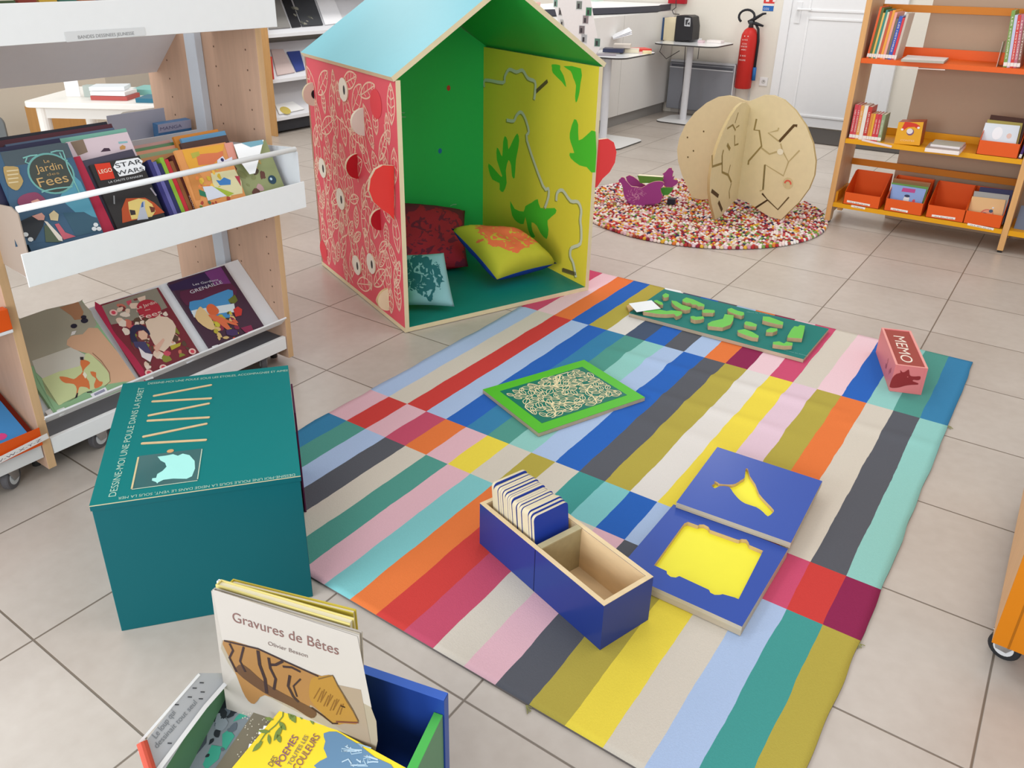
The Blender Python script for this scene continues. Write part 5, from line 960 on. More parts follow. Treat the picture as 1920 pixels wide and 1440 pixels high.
q = _ccw([hb2.px(x, y) for x, y in back], hf.n); m.prism([p - hf.n * .012 for p in q], hf.n * .012, PU, '#d8b890|w'); m.build('side_panel', t, bevel=.001)
hb3 = hf.up(-.05); m = MB(); head = g9([(1215, 440), (1290, 390), (1370, 300), (1430, 295), (1440, 345), (1475, 370), (1455, 440), (1450, 500), (1500, 475), (1465, 560), (1555, 570), (1580, 620), (1530, 680), (1440, 730), (1300, 730), (1240, 680), (1230, 560), (1260, 520), (1245, 450)])
q = _ccw([hb3.px(x, y) for x, y in head], hf.n); m.prism([p - hf.n * .012 for p in q], hf.n * .012, PU, '#d8b890|w'); m.build('head', t, bevel=.001)
m = MB(); q = _ccw([hb3.px(x, y) for x, y in g9([(1180, 760), (1240, 740), (1480, 745), (1440, 820), (1350, 910), (1240, 910), (1200, 850)])], hf.n); m.prism([p - hf.n * .010 for p in q], hf.n * .010, '#4f9c40|s', '#d8b890|w'); m.build('wattle', t)
m = MB(); m.box(hf, -.09, .09, .0, .012, -.1, -.012, PU); m.build('floor_panel', t)
bk_ = hf.up(-.03); q1 = [bk_.px(x, y) for x, y in g9([(660, 470), (1240, 510), (1230, 640), (720, 640)])]; q1 = _ccw(q1, hf.n)
t2 = thing('book', 'thick green book standing in the purple hen holder', 'book', sum(q1, V3((0, 0, 0))) / 4)
m = MB(); m.prism([p - hf.n * .003 for p in q1], hf.n * .003, '#5f8c3a|s'); m.prism([p - hf.n * .050 for p in q1], hf.n * .003, '#2c3a28|s'); m.build('cover', t2)
m = MB(); cq = sum(q1, V3((0, 0, 0))) / 4; m.prism([cq + (p - cq) * .97 - hf.n * .0465 for p in q1], hf.n * .043, '#efe4c8|m'); m.build('pages', t2)
m = MB(); m.box(F(G(1250, 383, .021), hu, v=up), 0, .05, 0, .035, -.05, 0, '#2c2c3c|s'); tag(m.build('small_toy', bevel=.004), 'small dark toy lying behind the purple hen on the round rug', 'toy')

# ================================================================ back area: counter, tables, radiator, extinguisher
t = thing('reception_counter', 'long white reception counter with a dark slab top near the back wall', 'counter', (-1.5, 4.4, 0))
m = MB(); m.box(S, -1.95, -1.05, 2.9, 5.84, .10, .98, '#dedbd6|s'); m.build('counter_body', t, bevel=.002)
m = MB(); m.box(S, -1.9, -1.075, 2.95, 5.83, 0, .10, '#8d8a86|s'); m.build('kick_board', t)
m = MB()
for y in (3.7, 4.75): m.box(S, -1.0505, -1.049, y, y + .004, .10, .98, '#b9b6b0|s')
m.build('panel_joint', t)
qa, qb = G(1234, 22, .985), G(1157, 26, .985); m = MB(); m.prism([V3((-1.98, 5.84, .985)), V3((-1.98, 3.0, .985)), V3((qb.x - .45, 3.6, .985)), qb, V3((qa.x, qa.y, .985)), V3((-1.10, 5.6, .985)), V3((-1.10, 5.84, .985))], (0, 0, .055), '#f0efee|s', '#4a4a52|s'); m.build('counter_top', t, bevel=.002)
for i, (x, y, w_, h_, c_, lb) in enumerate(((1120, 3, .2, .14, '#e88ab8', 'pink and white leaflet lying on the counter top'), (1150, 4, .16, .12, '#bfe0d4', 'pale mint leaflet lying on the counter top'), (1200, 3, .22, .16, '#f2f0ee', 'white paper sheet at the far end of the counter top'))):
    p = G(x, y, 1.0405); m = MB(); m.box(F(p - V3((.2, 0, 0)), (0, 1, 0), n=(0, 0, 1)), 0, w_, 0, h_, 0, .003, c_ + '|s'); tag(m.build('leaflet'), lb, 'leaflet')
p = G(1010, 16, 1.04)
for i, (dy, c_, lb) in enumerate(((-.05, '#5a4438', 'brown book lying on the counter behind the play house roof'), (.2, '#e0b4a8', 'pink book lying on the counter behind the play house roof'))):
    m = MB(); m.box(F(V3((p.x - .25, p.y + dy, 1.0405)), (0, 1, 0), n=(0, 0, 1)), 0, .22, 0, .16, 0, .03, c_ + '|s'); tag(m.build('book', bevel=.001), lb, 'book')
def bistro(lab, x0, x1, y0, y1, bx, by, bw1, bh1, h=.72):
    t = thing('side_table', lab, 'table', (bx, by, 0)); 
    m = MB(); m.prism(rbox(Z0, x0, x1, y0, y1, .11, h - .012, 7), (0, 0, .012), '#eeeeee|g', '#4a4846|s'); m.build('table_top', t)
    m = MB(); m.lathe(F((bx, by, .012), (1, 0, 0), (0, 1, 0)), [(.032, 0), (.032, h - .024)], '#d9d9dc|s', 20); m.build('pole', t, smooth=False)
    m = MB(); m.prism(rbox(Z0, bx - bw1, bx + bw1, by - bh1, by + bh1, .09, 0, 7), (0, 0, .012), '#e8e7e4|s', '#55524e|s'); m.build('base_plate', t)
    return t
bistro('white side table with a pole leg, carrying a stack of books by the counter', -1.04, -.555, 3.79, 4.47, -.80, 4.02, .27, .27)
bistro('white side table with a pole leg, carrying a black speaker by the back wall', -.99, -.36, 5.22, 5.79, -.68, 5.44, .2, .24)
hz = .7205
def flat(lab, px, z, w, d, h, col, rot=0, name='book', cat='book', edge=None):
    p = G(*px, z); f = F(p, (math.cos(rot), math.sin(rot), 0), n=(0, 0, 1)); m = MB(); m.box(f, 0, w, 0, d, 0, h, col); 
    if edge: m.box(f, -.0006, 0.0, .002, d - .002, .003, h - .003, edge); m.box(f, .002, w - .002, -.0006, 0, .003, h - .003, edge)
    return tag(m.build(name, bevel=.001), lab, cat)
flat('thin grey brochure under the books on the near side table', (1118, 104), hz, .16, .12, .008, '#9a9298|s', .5, 'brochure', 'brochure')
flat('dark navy book in the stack on the near side table', (1130, 98), hz + .009, .17, .12, .03, '#34384e|s', .35, edge='#3c4058|s')
flat('cream paged book beside the navy one on the near side table', (1162, 99), hz, .16, .11, .032, '#d8d0c0|s', .45, edge='#efe6cc|m')
flat('beige box book on top of the stack on the near side table', (1150, 90), hz + .04, .14, .12, .03, '#cfc4b8|s', .4)
flat('red folder lying at the far side of the near side table', (1182, 97), hz, .2, .14, .02, '#d8463c|s', .9, 'folder', 'folder')
flat('small white and yellow pamphlet on the near side table', (1206, 101), hz, .07, .05, .022, '#efe0b0|s', .6, 'pamphlet', 'pamphlet')
p = G(1150, 74, hz + .075); m = MB(); f = F(p, (.8, .6, 0), n=(0, -.2, 1))
for k in range(3): m.prism([f(0, 0, k * .004), f(.17, .02 + k * .01, .02 + k * .012), f(.16, .14, .03 + k * .01), f(0, .12, k * .003)], (0, 0, .0015), '#f2f2f4|m')
tag(m.build('open_booklet'), 'white open booklet lying on top of the stack on the near side table', 'booklet')
# poster stand
t = thing('folded_poster', 'white folded cardboard display with small photos standing behind the play house', 'poster', (-.8, 3.2, 0))
def posterpanel(pf, pix, pics, name, foot=None):
    q = [pf.px(x, y) for x, y in pix]
    if foot: q[foot:foot] = [V3((q[foot - 1].x, q[foot - 1].y, .0)), V3((q[foot].x, q[foot].y, .0))]
    q = _ccw(q, pf.n); m = MB(); m.prism([p - pf.n * .004 for p in q], pf.n * .004, '#e6e0dc|m')
    for (x, y, c_) in pics: a_, b_ = pf.ab(x, y); m.box(pf, a_ - .026, a_ + .026, b_ - .034, b_ + .034, 0, .0006, '#d8d6d4|m'); m.box(pf, a_ - .021, a_ + .021, b_ - .026, b_ + .028, .0006, .001, c_); m.box(pf, a_ - .012, a_ + .004, b_ - .02, b_ + .012, .001, .0013, '#3c3638|s')
    m.build(name, t)
posterpanel(F((0, 3.30, 0), (1, .15, 0), v=up), [(1040, -60), (1096, -60), (1124, 92), (1112, 110), (1064, 66), (1046, 0)], [(1086, 10, '#7a8078|s'), (1104, 22, '#3f7a54|s'), (1098, 37, '#8a7c7c|s'), (1091, 56, '#7a7070|s'), (1095, 73, '#a8a8a8|s'), (1120, 80, '#5a7a6a|s')], 'main_panel', 4)
posterpanel(F((0, 3.28, 0), (1, -.3, 0), v=up), [(1030, -60), (1042, -60), (1046, 0), (1064, 66), (1050, 54), (1036, 0)], [(1051, 22, '#8a8480|s'), (1054, 44, '#b8b4b0|s'), (1042, 6, '#7a9a8a|s')], 'side_flap')
# second table things
bf_ = F((0, 5.46, 0), (1, -.1, 0), v=up)
t = thing('book', 'dark blue book standing upright with its cream pages fanned towards the room', 'book', bf_.px(1248, 80) + V3((0, .02, 0)))
zt = .7205
def fixz(l, f): 
    return [V3((p.x, p.y, max(p.z, zt))) for p in [f.px(x, y) for x, y in l]]
m = MB(); m.prism(_ccw(fixz([(1235, 80), (1240, 33), (1246, 33), (1242, 80)], bf_), bf_.n), (0, .12, 0), '#3f5a80|s'); m.build('cover', t)
m = MB(); m.prism(_ccw(fixz([(1242.6, 80), (1246.5, 33), (1268, 33), (1263, 79)], bf_), bf_.n), (0, .12, 0), '#e8dab8|m'); m.build('pages', t)
bf_ = F((0, 5.50, 0), (1, 0, 0), v=up); t = thing('speaker', 'black loudspeaker box with a small grey sticker on the far side table', 'speaker', bf_.px(1280, 75) + V3((0, .08, 0)))
m = MB(); q = _ccw(fixz([(1264, 78), (1268, 29), (1290, 29), (1297, 32), (1299, 50), (1297, 76)], bf_), bf_.n); m.prism(q, (0, .18, 0), '#3a393b|s', '#2c2b2d|s'); m.build('speaker_body', t, bevel=.008)
m = MB(); sf_ = bf_.up(.0015); m.art(sf_, [(1284, 33), (1295, 34), (1294, 50), (1283, 49)], '#b8b8ba|s', .0005); m.art(sf_, [(1285.5, 37), (1292, 36), (1289, 42), (1287, 48), (1285, 46)], '#3a393b|s', .0009); m.art(sf_, [(1288, 45), (1293, 41), (1293, 47)], '#3a393b|s', .0009); m.build('sticker', t)
m = MB(); p = bf_.px(1255, 27) + V3((0, .1, 0)); q = bf_.px(1272, 28) + V3((0, .09, 0)); m.tube([q + V3((-.03, 0, .0)), p, p + V3((-.02, .0, .03)), bf_.px(1259, 15) + V3((0, .1, 0)), bf_.px(1252, -10) + V3((0, .2, 0))], .004, '#2c2a2c|s')
m.tube([V3((-.99, 5.5, .73)), V3((-1.01, 5.48, .62)), V3((-.97, 5.56, .55)), V3((-.9, 5.7, .62))], .0035, '#4a4644|s'); m.tube([V3((-.86, 5.74, .70)), V3((-.85, 5.745, .4)), V3((-.84, 5.742, .25)), V3((-.86, 5.74, .12)), V3((-.84, 5.7, .01))], .004, '#5a5658|s'); m.tube([V3((-.72, 5.75, .70)), V3((-.72, 5.75, .55))], .0035, '#5a5658|s'); tag(m.build('power_cables'), 'thin dark cables running from the speaker table down to the floor', 'cable')
flat('low stack of white paper on the far side table', (1283, 76), zt, .14, .10, .022, '#f0f0f2|s', 0, 'paper_stack', 'paper'); flat('white box of cards at the edge of the far side table', (1325, 80), zt, .14, .09, .024, '#f0e8e4|s', 0, 'card_stack', 'paper', '#f4ece6|m'); flat('small pinkish packet between two white stacks on the far side table', (1308, 80), zt, .05, .06, .02, '#e8cdd2|s', 0, 'packet', 'packet')
# radiator, extinguisher, sign, socket
t = thing('radiator', 'grey electric wall heater under the far side table by the back wall', 'radiator', (-.68, 5.8, .03)); m = MB(); m.box(S, -1.02, -.345, 5.775, 5.845, .05, .50, '#8f9198|s'); m.build('heater_body', t, bevel=.006)
m = MB(); m.box(S, -1.02, -.345, 5.79, 5.84, .505, .525, '#c4c6ca|s'); m.box(S, -1.0, -.36, 5.77, 5.775, .465, .485, '#5a5c64|s'); m.box(S, -1.02, -.35, 5.768, 5.774, .452, .462, '#d4d6da|s'); m.box(S, -1.02, -.345, 5.80, 5.84, .5002, .505, '#5a5c64|s'); m.build('top_grille', t); m = MB(); m.box(S, -.343, -.332, 5.77, 5.85, .05, .52, '#dcdde0|s'); m.build('end_cap', t); m = MB(); m.box(S, -.98, -.38, 5.845, WY - .001, .12, .4, '#9a9a9a|s'); m.build('wall_bracket', t)
ey = 5.765; eb = P(1389, 165, (0, ey, 0), (0, 1, 0)); et = P(1411, 52, (0, ey, 0), (0, 1, 0)); ex_ = (eb.x + et.x) / 2; EF = F((ex_, ey, eb.z), (1, 0, 0), (0, 1, 0)); eh = et.z - eb.z
t = thing('fire_extinguisher', 'tall red fire extinguisher with black horn hanging on the back wall', 'fire extinguisher', (ex_, ey, eb.z))
m = MB(); R_ = .078; m.lathe(EF, [(R_ * .9, 0), (R_, .008), (R_, eh - .11), (R_ * .93, eh - .06), (R_ * .7, eh - .022), (R_ * .36, eh)], '#c8302a|s', 32); m.build('cylinder', t, smooth=True)
ef_ = F((ex_, ey - R_ - .001, eb.z), (1, 0, 0), v=up); m = MB()
for (zz_, w_, s_) in ((eh * .80, .05, '6 KG'), (eh * .735, .045, 'CO2'), (eh * .69, .06, 'EXTINCTEUR'), (eh * .64, .05, 'ABC'), (eh * .54, .055, '5 KG'), (eh * .47, .06, 'POUDRE')):
    m.text(s_, ef_, (-w_ / 2 - .012, zz_), (w_ / 2 - .012, zz_), .014, '#f0d8d0|s', 0, px=False)
for x in (-.02, .012): m.disc(ef_, x, eh * .87, .005, .005, '#f0e0d8|s', 0, 10)
m.build('printed_label', t)
m = MB(); m.lathe(F(EF(0, 0, eh), EF.u, n=(0, 0, 1)), [(.024, 0), (.02, .03), (.03, .035), (.03, .06), (.012, .065)], '#4a4a4c|s', 18); zt_ = eh + .05
m.tube([EF(-.03, -.01, zt_), EF(.03, -.01, zt_ + .03), EF(.1, -.01, zt_ + .075), EF(.13, -.01, zt_ + .08)], [.012, .016, .011, .008], '#2a2a2e|s'); m.tube([EF(-.02, -.01, zt_ - .005), EF(.05, -.01, zt_ - .012), EF(.12, -.01, zt_ - .03)], [.012, .015, .009], '#2a2a2e|s'); m.build('handle', t, smooth=True)
m = MB(); c0 = EF(-.05, -.01, zt_ + .045); m.tube([EF(.02, -.01, zt_)] + [c0 + V3((.075 * math.cos(math.radians(a)), 0, .06 * math.sin(math.radians(a)))) for a in range(10, 231, 20)], .011, '#2c2c30|s'); m.build('hose_loop', t, smooth=True)
m = MB(); m.tube([EF(.04, .0, zt_ - .01), EF(.075, -.005, zt_ - .06), EF(R_ + .012, 0, eh - .12), EF(R_ + .013, 0, .2)], .012, '#2a2a2e|s'); m.tube([EF(R_ + .014, 0, .2), EF(R_ + .018, 0, .08)], .018, '#2f6aa8|s'); m.build('discharge_hose', t, smooth=True)
m = MB(); m.box(S, ex_ - .02, ex_ + .02, ey + R_ - .002, WY, eb.z + .3, eb.z + .36, '#b8302a|s'); m.build('wall_hook', t)
wf_ = F((0, WY, 0), (1, 0, 0), v=up)
t = thing('safety_sign', 'red and blue fire extinguisher notice on the back wall above the extinguisher', 'sign', wf_.px(1443, 0)); m = MB()
a0, b0 = wf_.ab(1430, 18); a1, b1 = wf_.ab(1457, 0); w_ = a1 - a0 - .02; m.box(wf_, a0, a0 + w_, b0 - .005, b0 + .26, 0, .003, '#e8e4e0|s'); m.box(wf_, a0, a0 + w_, b0 - .01, b0 + .035, .003, .004, '#2f6cb8|s'); m.box(wf_, a0, a0 + w_, b0 + .055, b0 + .25, .003, .004, '#d8403a|s'); m.box(wf_, a0 + .02, a0 + .05, b0 + .07, b0 + .16, .004, .005, '#efe6e0|s'); m.box(wf_, a0 + .085, a0 + .115, b0 + .07, b0 + .2, .004, .005, '#efe6e0|s'); m.text('CO2', wf_, (a0 + .01, b0), (a0 + .06, b0), .018, '#f0f0f0|s', .0046, px=False); m.build('sign_plate', t)
m = MB(); a0, b0 = wf_.ab(1257, 4); m.box(wf_, a0, a0 + .18, b0 - .01, b0 + .2, 0, .06, '#b01f2c|s'); tag(m.build('red_box', bevel=.004), 'red box fixed high on the back wall near the room corner', 'box')
t = thing('wall_socket', 'small white power socket on the back wall right of the extinguisher', 'socket', wf_.px(1432, 156)); a0, b0 = wf_.ab(1432, 153); m = MB(); m.box(wf_, a0 - .04, a0 + .04, b0 - .04, b0 + .04, 0, .01, '#f0efec|s'); m.build('frame', t, bevel=.003); m = MB(); m.disc(wf_, a0, b0, .02, .02, '#cfcdc8|s', .0112, 16); m.disc(wf_, a0 + .002, b0 + .006, .006, .004, '#4a4846|s', .0116, 8); m.build('socket_insert', t)
struct(MB().box(S, -.20, -.185, WY - .02, WY, .08, .36, '#d2cec8|s').build('trim_2', bevel=.002))

# ================================================================ far left: shelf, table, chair
t = thing('magazine_shelf', 'white sloping magazine shelf with wood sides far behind the display shelf', 'shelf', (-3.4, 3.4, 0))
for y in (2.42, 4.5): MB().box(S, -3.65, -3.16, y, y + .025, 0, 1.6, '#c29560|w').build('side_panel', t, bevel=.002)
m = MB(); m.box(S, -3.64, -3.61, 2.446, 4.499, .1, 1.6, '#b9b4ac|s'); m.build('back_panel', t); m = MB(); m.box(S, -3.6, -3.24, 2.446, 4.499, .02, .13, '#3e3f44|s'); m.build('kick_board', t)
m = MB()
for z in (.15, .47, .835, 1.2): m.box(S, -3.6, -3.19, 2.446, 4.499, z - .03, z, '#e8e8ea|s'); 
m.build('metal_shelf', t, bevel=.002)
m = MB()
for z in (.15, .47, .835): m.prism([V3((-3.2, 2.45, z)), V3((-3.52, 2.45, z + .26)), V3((-3.52, 4.495, z + .26)), V3((-3.2, 4.495, z))], (-.003, 0, -.003), '#dddde0|s')
m.build('sloping_plate', t)
def sl(z): return F((-3.205, 2.45, z + .004), (0, 1, 0), v=(-.32, 0, .26))
for (z, pix, c_, lb) in ((.835, [(503, -12), (520, -12), (545, 51), (505, 54)], '#8a8884', 'grey photo magazine at the near end of the magazine shelf'), (.835, [(525, -12), (541, -12), (565, 49), (548, 51)], '#26262a', 'black magazine beside the grey photo magazine'), (.835, [(546, -12), (585, -12), (606, 46), (567, 49)], '#3c3e42', 'black framed grey magazine on the upper magazine shelf'), (.835, [(589, -12), (622, -12), (645, 42), (610, 46)], '#f2f2f4', 'white magazine on the upper magazine shelf beside the house roof'),
    (.47, [(508, 92), (531, 92), (553, 135), (520, 141)], '#d0bdb8', 'pale pink book on the middle magazine shelf'), (.47, [(538, 97), (562, 95), (572, 130), (556, 134)], '#34468c', 'blue book half hidden by the play house on the middle magazine shelf'), (.15, [(516, 196), (549, 190), (571, 204), (524, 214)], '#eeeeec', 'white book with a yellow patch on the lowest magazine shelf')):
    f_ = sl(z); o = pslab('magazine', lb, 'magazine', f_, pix, .008, c_ + '|s', c=.012, art=(lambda c, f: c.disc(f, *f.ab(535, 207), .055, .045, '#c8b45a|s', .0008, 14)) if z < .2 else ((lambda c, f: blobs(c, f, f.ab(553, 45)[0] + .03, f.ab(595, 45)[0], .06, .28, 10, ['#7a7a70|s', '#55564e|s', '#8c8a7c|s'], .01, .03, 3)) if c_ == '#3c3e42' else None))
m = MB(); m.box(S, -3.3, -3.17, 2.452, 2.47, .475, .66, '#c04038|s'); tag(m.build('book'), 'red spined book at the near end of the middle magazine shelf', 'book')
TA = G(38, 191, .72); TB = G(270, 196, .72); tu = (TB - TA).normalized(); tf_ = F(TA, tu, n=(0, 0, 1))
t = thing('reading_table', 'white rounded reading table with books on it behind the display shelf', 'table', tf_(.45, .3, -.72))
m = MB(); m.prism(rbox(tf_, 0, 1.1, 0, .6, .05, -.03), up * .03, '#ebe7de|s'); m.build('table_top', t, bevel=.004)
m = MB(); m.box(tf_, .06, 1.04, .05, .07, -.09, -.03, '#dcd8d0|s'); m.build('apron', t)
for (a_, b_) in ((.07, .07), (1.02, .07), (.07, .53), (1.02, .53)): m = MB(); m.tube([tf_(a_, b_, -.72), tf_(a_, b_, -.03)], .032, '#ebe7de|s', 16); m.build('leg', t, smooth=False)
def ont(lab, a_, b_, w, d, h, col, z=.0005, name='book', cat='book', r=0): f = F(tf_(a_, b_, z), tf_.u * math.cos(r) + tf_.v * math.sin(r), n=(0, 0, 1)); m = MB(); m.box(f, 0, w, 0, d, 0, h, col); return tag(m.build(name, bevel=.001), lab, cat)
ont('red edged book in the stack on the reading table', .33, .10, .2, .15, .022, '#b0504a|s'); ont('white book on the red edged one on the reading table', .33, .105, .19, .14, .02, '#e8e4e0|s', .0235); ont('pale book on top of the stack on the reading table', .32, .12, .18, .13, .02, '#dfe4e6|s', .0445, r=.2)
ont('turquoise book lying behind the stack on the reading table', .45, .30, .26, .18, .03, '#7fb8b0|s'); ont('deep blue green book near the edge of the reading table', .60, .05, .22, .15, .022, '#2a6a80|s'); ont('cream booklet lying open on the reading table', .62, .24, .2, .16, .012, '#e2d8b0|s', name='booklet', cat='booklet')
ont('white acrylic card holder at the near end of the reading table', .14, .2, .08, .004, .10, '#e8e4e0|g', name='card_holder', cat='holder'); ont('grey green packet beside the card holder on the reading table', .24, .2, .07, .05, .06, '#a8b0a8|s', name='packet', cat='packet')
q = G(20, 236, .40); m = MB(); cf_ = F(q + V3((0, -.1, -.02)), (.6, .8, 0), v=up); m.prism([p for p in rbox(cf_, -.2, .06, -.12, .10, .06, 0)], cf_.n * -.03, '#6c7070|s')
t = thing('chair', 'grey chair with a rounded back tucked under the reading table', 'chair', (q.x, q.y, 0)); m.build('backrest', t, bevel=.006)
m = MB(); m.prism(rbox(F((q.x, q.y - .1, .40), (.6, .8, 0), n=(0, 0, 1)), -.2, .12, .02, .34, .05, -.14), up * .025, '#6c7070|s'); m.build('seat', t, bevel=.006)
for (a_, b_) in ((-.17, .04), (.09, .04), (-.17, .31), (.09, .31)):
    f_ = F((q.x, q.y - .1, 0), (.6, .8, 0), n=(0, 0, 1)); m = MB(); m.tube([f_(a_, b_, 0), f_(a_, b_, .26)], .011, '#8a8c8e|x'); m.build('leg', t)
m = MB(); m.box(S, -4.9, -3.6, -1.6, 1.2, 0, .70, '#c4b8a6|s'); m.box(S, -4.92, -3.55, -1.62, 1.22, .70, .73, '#ece6da|s'); tag(m.build('low_cabinet', bevel=.003), 'beige low cabinet with a pale top far behind the reading table', 'cabinet')
m = MB(); w1 = P(75, 205, (-2.9, 0, 0), (1, 0, 0)); m.box(S, -3.1, -2.95, w1.y, w1.y + .35, 0, w1.z, '#b08048|w'); tag(m.build('wooden_stool', bevel=.003), 'honey coloured wooden box stool seen under the reading table', 'stool')

# ================================================================ book crate in the foreground
H = .35; C1 = G(840, 1300, H); cu = V3((.969, .246, 0)).normalized(); cs = V3((.246, -.969, 0)).normalized(); C0 = C1 - cu * .392
cr_ = F(V3((C0.x, C0.y, 0)), cu, v=cs * -1); t = thing('book_crate', 'wheeled book crate with a blue back, green sides and picture books inside', 'crate', cr_(.196, -.2, 0))
m = MB(); m.box(cr_, 0, .392, -.016, 0, .06, H, '#22408c|s'); m.box(cr_, .0, .392, -.0162, .0002, H, H + .0008, '#3c62b8|s'); m.box(cr_, .392, .3926, -.016, 0, .06, H, '#3f5aa0|s'); m.build('back_panel', t, bevel=.0008)
for a_ in (.002, .374):
    m = MB(); pts = [cr_(a_, -.0165, .06), cr_(a_, -.0165, H - .032), cr_(a_, -.42, H - .085), cr_(a_, -.42, .06)]; m.prism(pts, cr_.u * .016, '#5f8c68|s', '#4ba84c|s', '#5f8c68|s')
    sd = F(cr_(a_ + .0165, -.42, .06), cr_.v, v=up)
    if a_ > .3:
        for k in range(9): leaf(m, F(cr_(a_ + .0162, -.4, .06), cr_.v, v=up), .1 + .03 * k, .02 + .012 * (k % 4), .09, 1.2 + .12 * k, .012, 2, .006, '#567a68|s', .0004)
    m.build('side_panel', t, bevel=.0008)
m = MB(); m.box(cr_, .0185, .3735, -.42, -.0165, .06, .075, '#1c3674|s'); m.build('floor_panel', t); m = MB(); m.box(cr_, .0185, .3735, -.42, -.405, .075, .2, '#22408c|s'); m.build('front_panel', t)
for (a_, b_) in ((.05, -.05), (.34, -.05), (.05, -.37), (.34, -.37)): caster(t, *cr_(a_, b_).xy, .024, 2.0, .0595)
m = MB(); p = cr_(.415, -.05, 0); m.lathe(F((p.x, p.y, .0), (1, 0, 0), (0, 1, 0)), [(.028, 0), (.03, .01), (.03, .05), (.022, .06)], '#55555a|s', 20); tag(m.build('round_weight', bevel=.002), 'small dark grey round thing on the floor beside the book crate', 'weight')
# tiger book
TZ = .52
TLp, TRp = G(396, 1108, TZ), G(674, 1191, TZ); uu = (TRp - TLp).normalized(); nv = uu.cross(up + V3((.02, .06, 0))).normalized(); nv = nv if nv.dot(CC - TLp) > 0 else -nv
tg = F(TLp, uu, n=nv)
def z_(x0, y0, k): return lambda l: [(x0 + x * k, y0 + y * k) for x, y in l]
i6 = z_(230, 1060, 1 / 3)
def tiger(c, f):
    A = lambda l, m, z=.0006: c.art(f, i6(sm(l, 3) if len(l) > 5 else l), m, z)
    A([(505, 135), (1320, 400), (1400, 800), (1100, 640), (560, 420)], '#b3aba2|s'); A([(560, 420), (900, 540), (1100, 620), (1390, 780), (1420, 1055), (1250, 960), (800, 730), (640, 620)], '#9a8e7a|s', .0005)
    A([(1060, 640), (1340, 700), (1400, 1030), (1130, 860), (1060, 820)], '#958470|s', .0008)
    A([(568, 420), (760, 470), (900, 530), (1000, 580), (1110, 620), (1200, 660), (1240, 760), (1300, 830), (1325, 880), (1240, 890), (1180, 880), (1080, 800), (1050, 790), (1060, 860), (960, 800), (800, 730), (740, 780), (690, 740), (640, 620), (600, 520)], '#946c40|s', .001)
    A([(1060, 640), (1110, 625), (1180, 620), (1210, 680), (1260, 770), (1325, 885), (1250, 890), (1200, 895), (1140, 850), (1090, 800), (1050, 740)], '#9c7434|s', .0013)
    A([(640, 600), (800, 720), (960, 800), (1060, 860), (1090, 830), (1040, 790), (940, 740), (800, 660), (680, 560)], '#5c4230|s', .0013)
    for l, w in (([(600, 440), (620, 480), (600, 520), (640, 600)], .004), ([(680, 460), (660, 540), (690, 600)], .004), ([(760, 480), (770, 560), (800, 640), (810, 720)], .006), ([(820, 520), (830, 580), (860, 640), (850, 700)], .005), ([(900, 540), (860, 560), (830, 560)], .005), ([(900, 570), (950, 575), (1000, 600)], .004), ([(940, 620), (930, 680), (960, 740), (990, 770)], .005), ([(1000, 640), (960, 680), (980, 740)], .003), ([(570, 425), (760, 470), (900, 535), (1100, 625)], .003)): c.spx(f, i6(l), w, '#3a2c2c|s', .0017)
    for k in range(12):
        t_ = k / 11; x, y = 1110 + 130 * t_, 690 + 90 * t_ + 10 * math.sin(k * 2); c.spx(f, i6([(x, y), (x - 35 + 8 * (k % 3), y + 60)]), .0016, '#7a5428|s', .0018)
    c.spx(f, i6([(1060, 800), (1130, 850), (1180, 890), (1210, 890)]), .003, '#3a2620|s', .0019); c.spx(f, i6([(1200, 880), (1300, 885), (1325, 885)]), .003, '#6a3a2c|s', .0019); c.spx(f, i6([(1100, 640), (1180, 620), (1210, 680), (1290, 810), (1325, 880)]), .002, '#6a5030|s', .0019); c.spx(f, i6([(1225, 790), (1250, 800)]), .0022, '#2c1c18|s', .002)
    c.text('Gravures de B\u00eates' if 0 else 'Gravures de B\u00eates'.replace('\u00eates', '\u00eates'), f, i6([(620, 315)])[0], i6([(1215, 505)])[0], .020, '#7a5a54|s', .0012)
    c.text('Olivier Besson', f, i6([(818, 448)])[0], i6([(1040, 520)])[0], .008, '#7c6c66|s', .0012)
def pb2(label, Fr, TL, TR, BR, h, t, col, art=None, c=0.0, pages='#efe6d2|m', spine=None):
    a = Fr.px(*TL, c); b = Fr.px(*TR, c); u = (b - a); w = u.length; v = Fr.n.cross(u).normalized(); o = a - v * h - Fr.n * t
    return book(label, F(o, u, v=v), w, h, t, col, spine, art, pages=pages)
pb2('tall picture book with a tiger on its cover standing in the crate', tg, (396, 1108), (674, 1191), (703, 1405), .36, .009, '#aaa298|g', tiger, pages='#e8ddc8|m')
pb2('pale yellow book standing behind the tiger book', tg, (404, 1096), (656, 1170), 0, .36, .014, '#d6c67c|s', c=-.014, pages='#e8dfc0|m')
pb2('white book with a thin dark line standing behind the pale yellow one', tg, (406, 1090), (660, 1163), 0, .36, .006, '#e8e8ea|s', c=-.030)
pb2('mustard yellow covered book at the back of the upright books in the crate', tg, (430, 1092), (662, 1150), 0, .36, .010, '#c8b440|s', c=-.040)
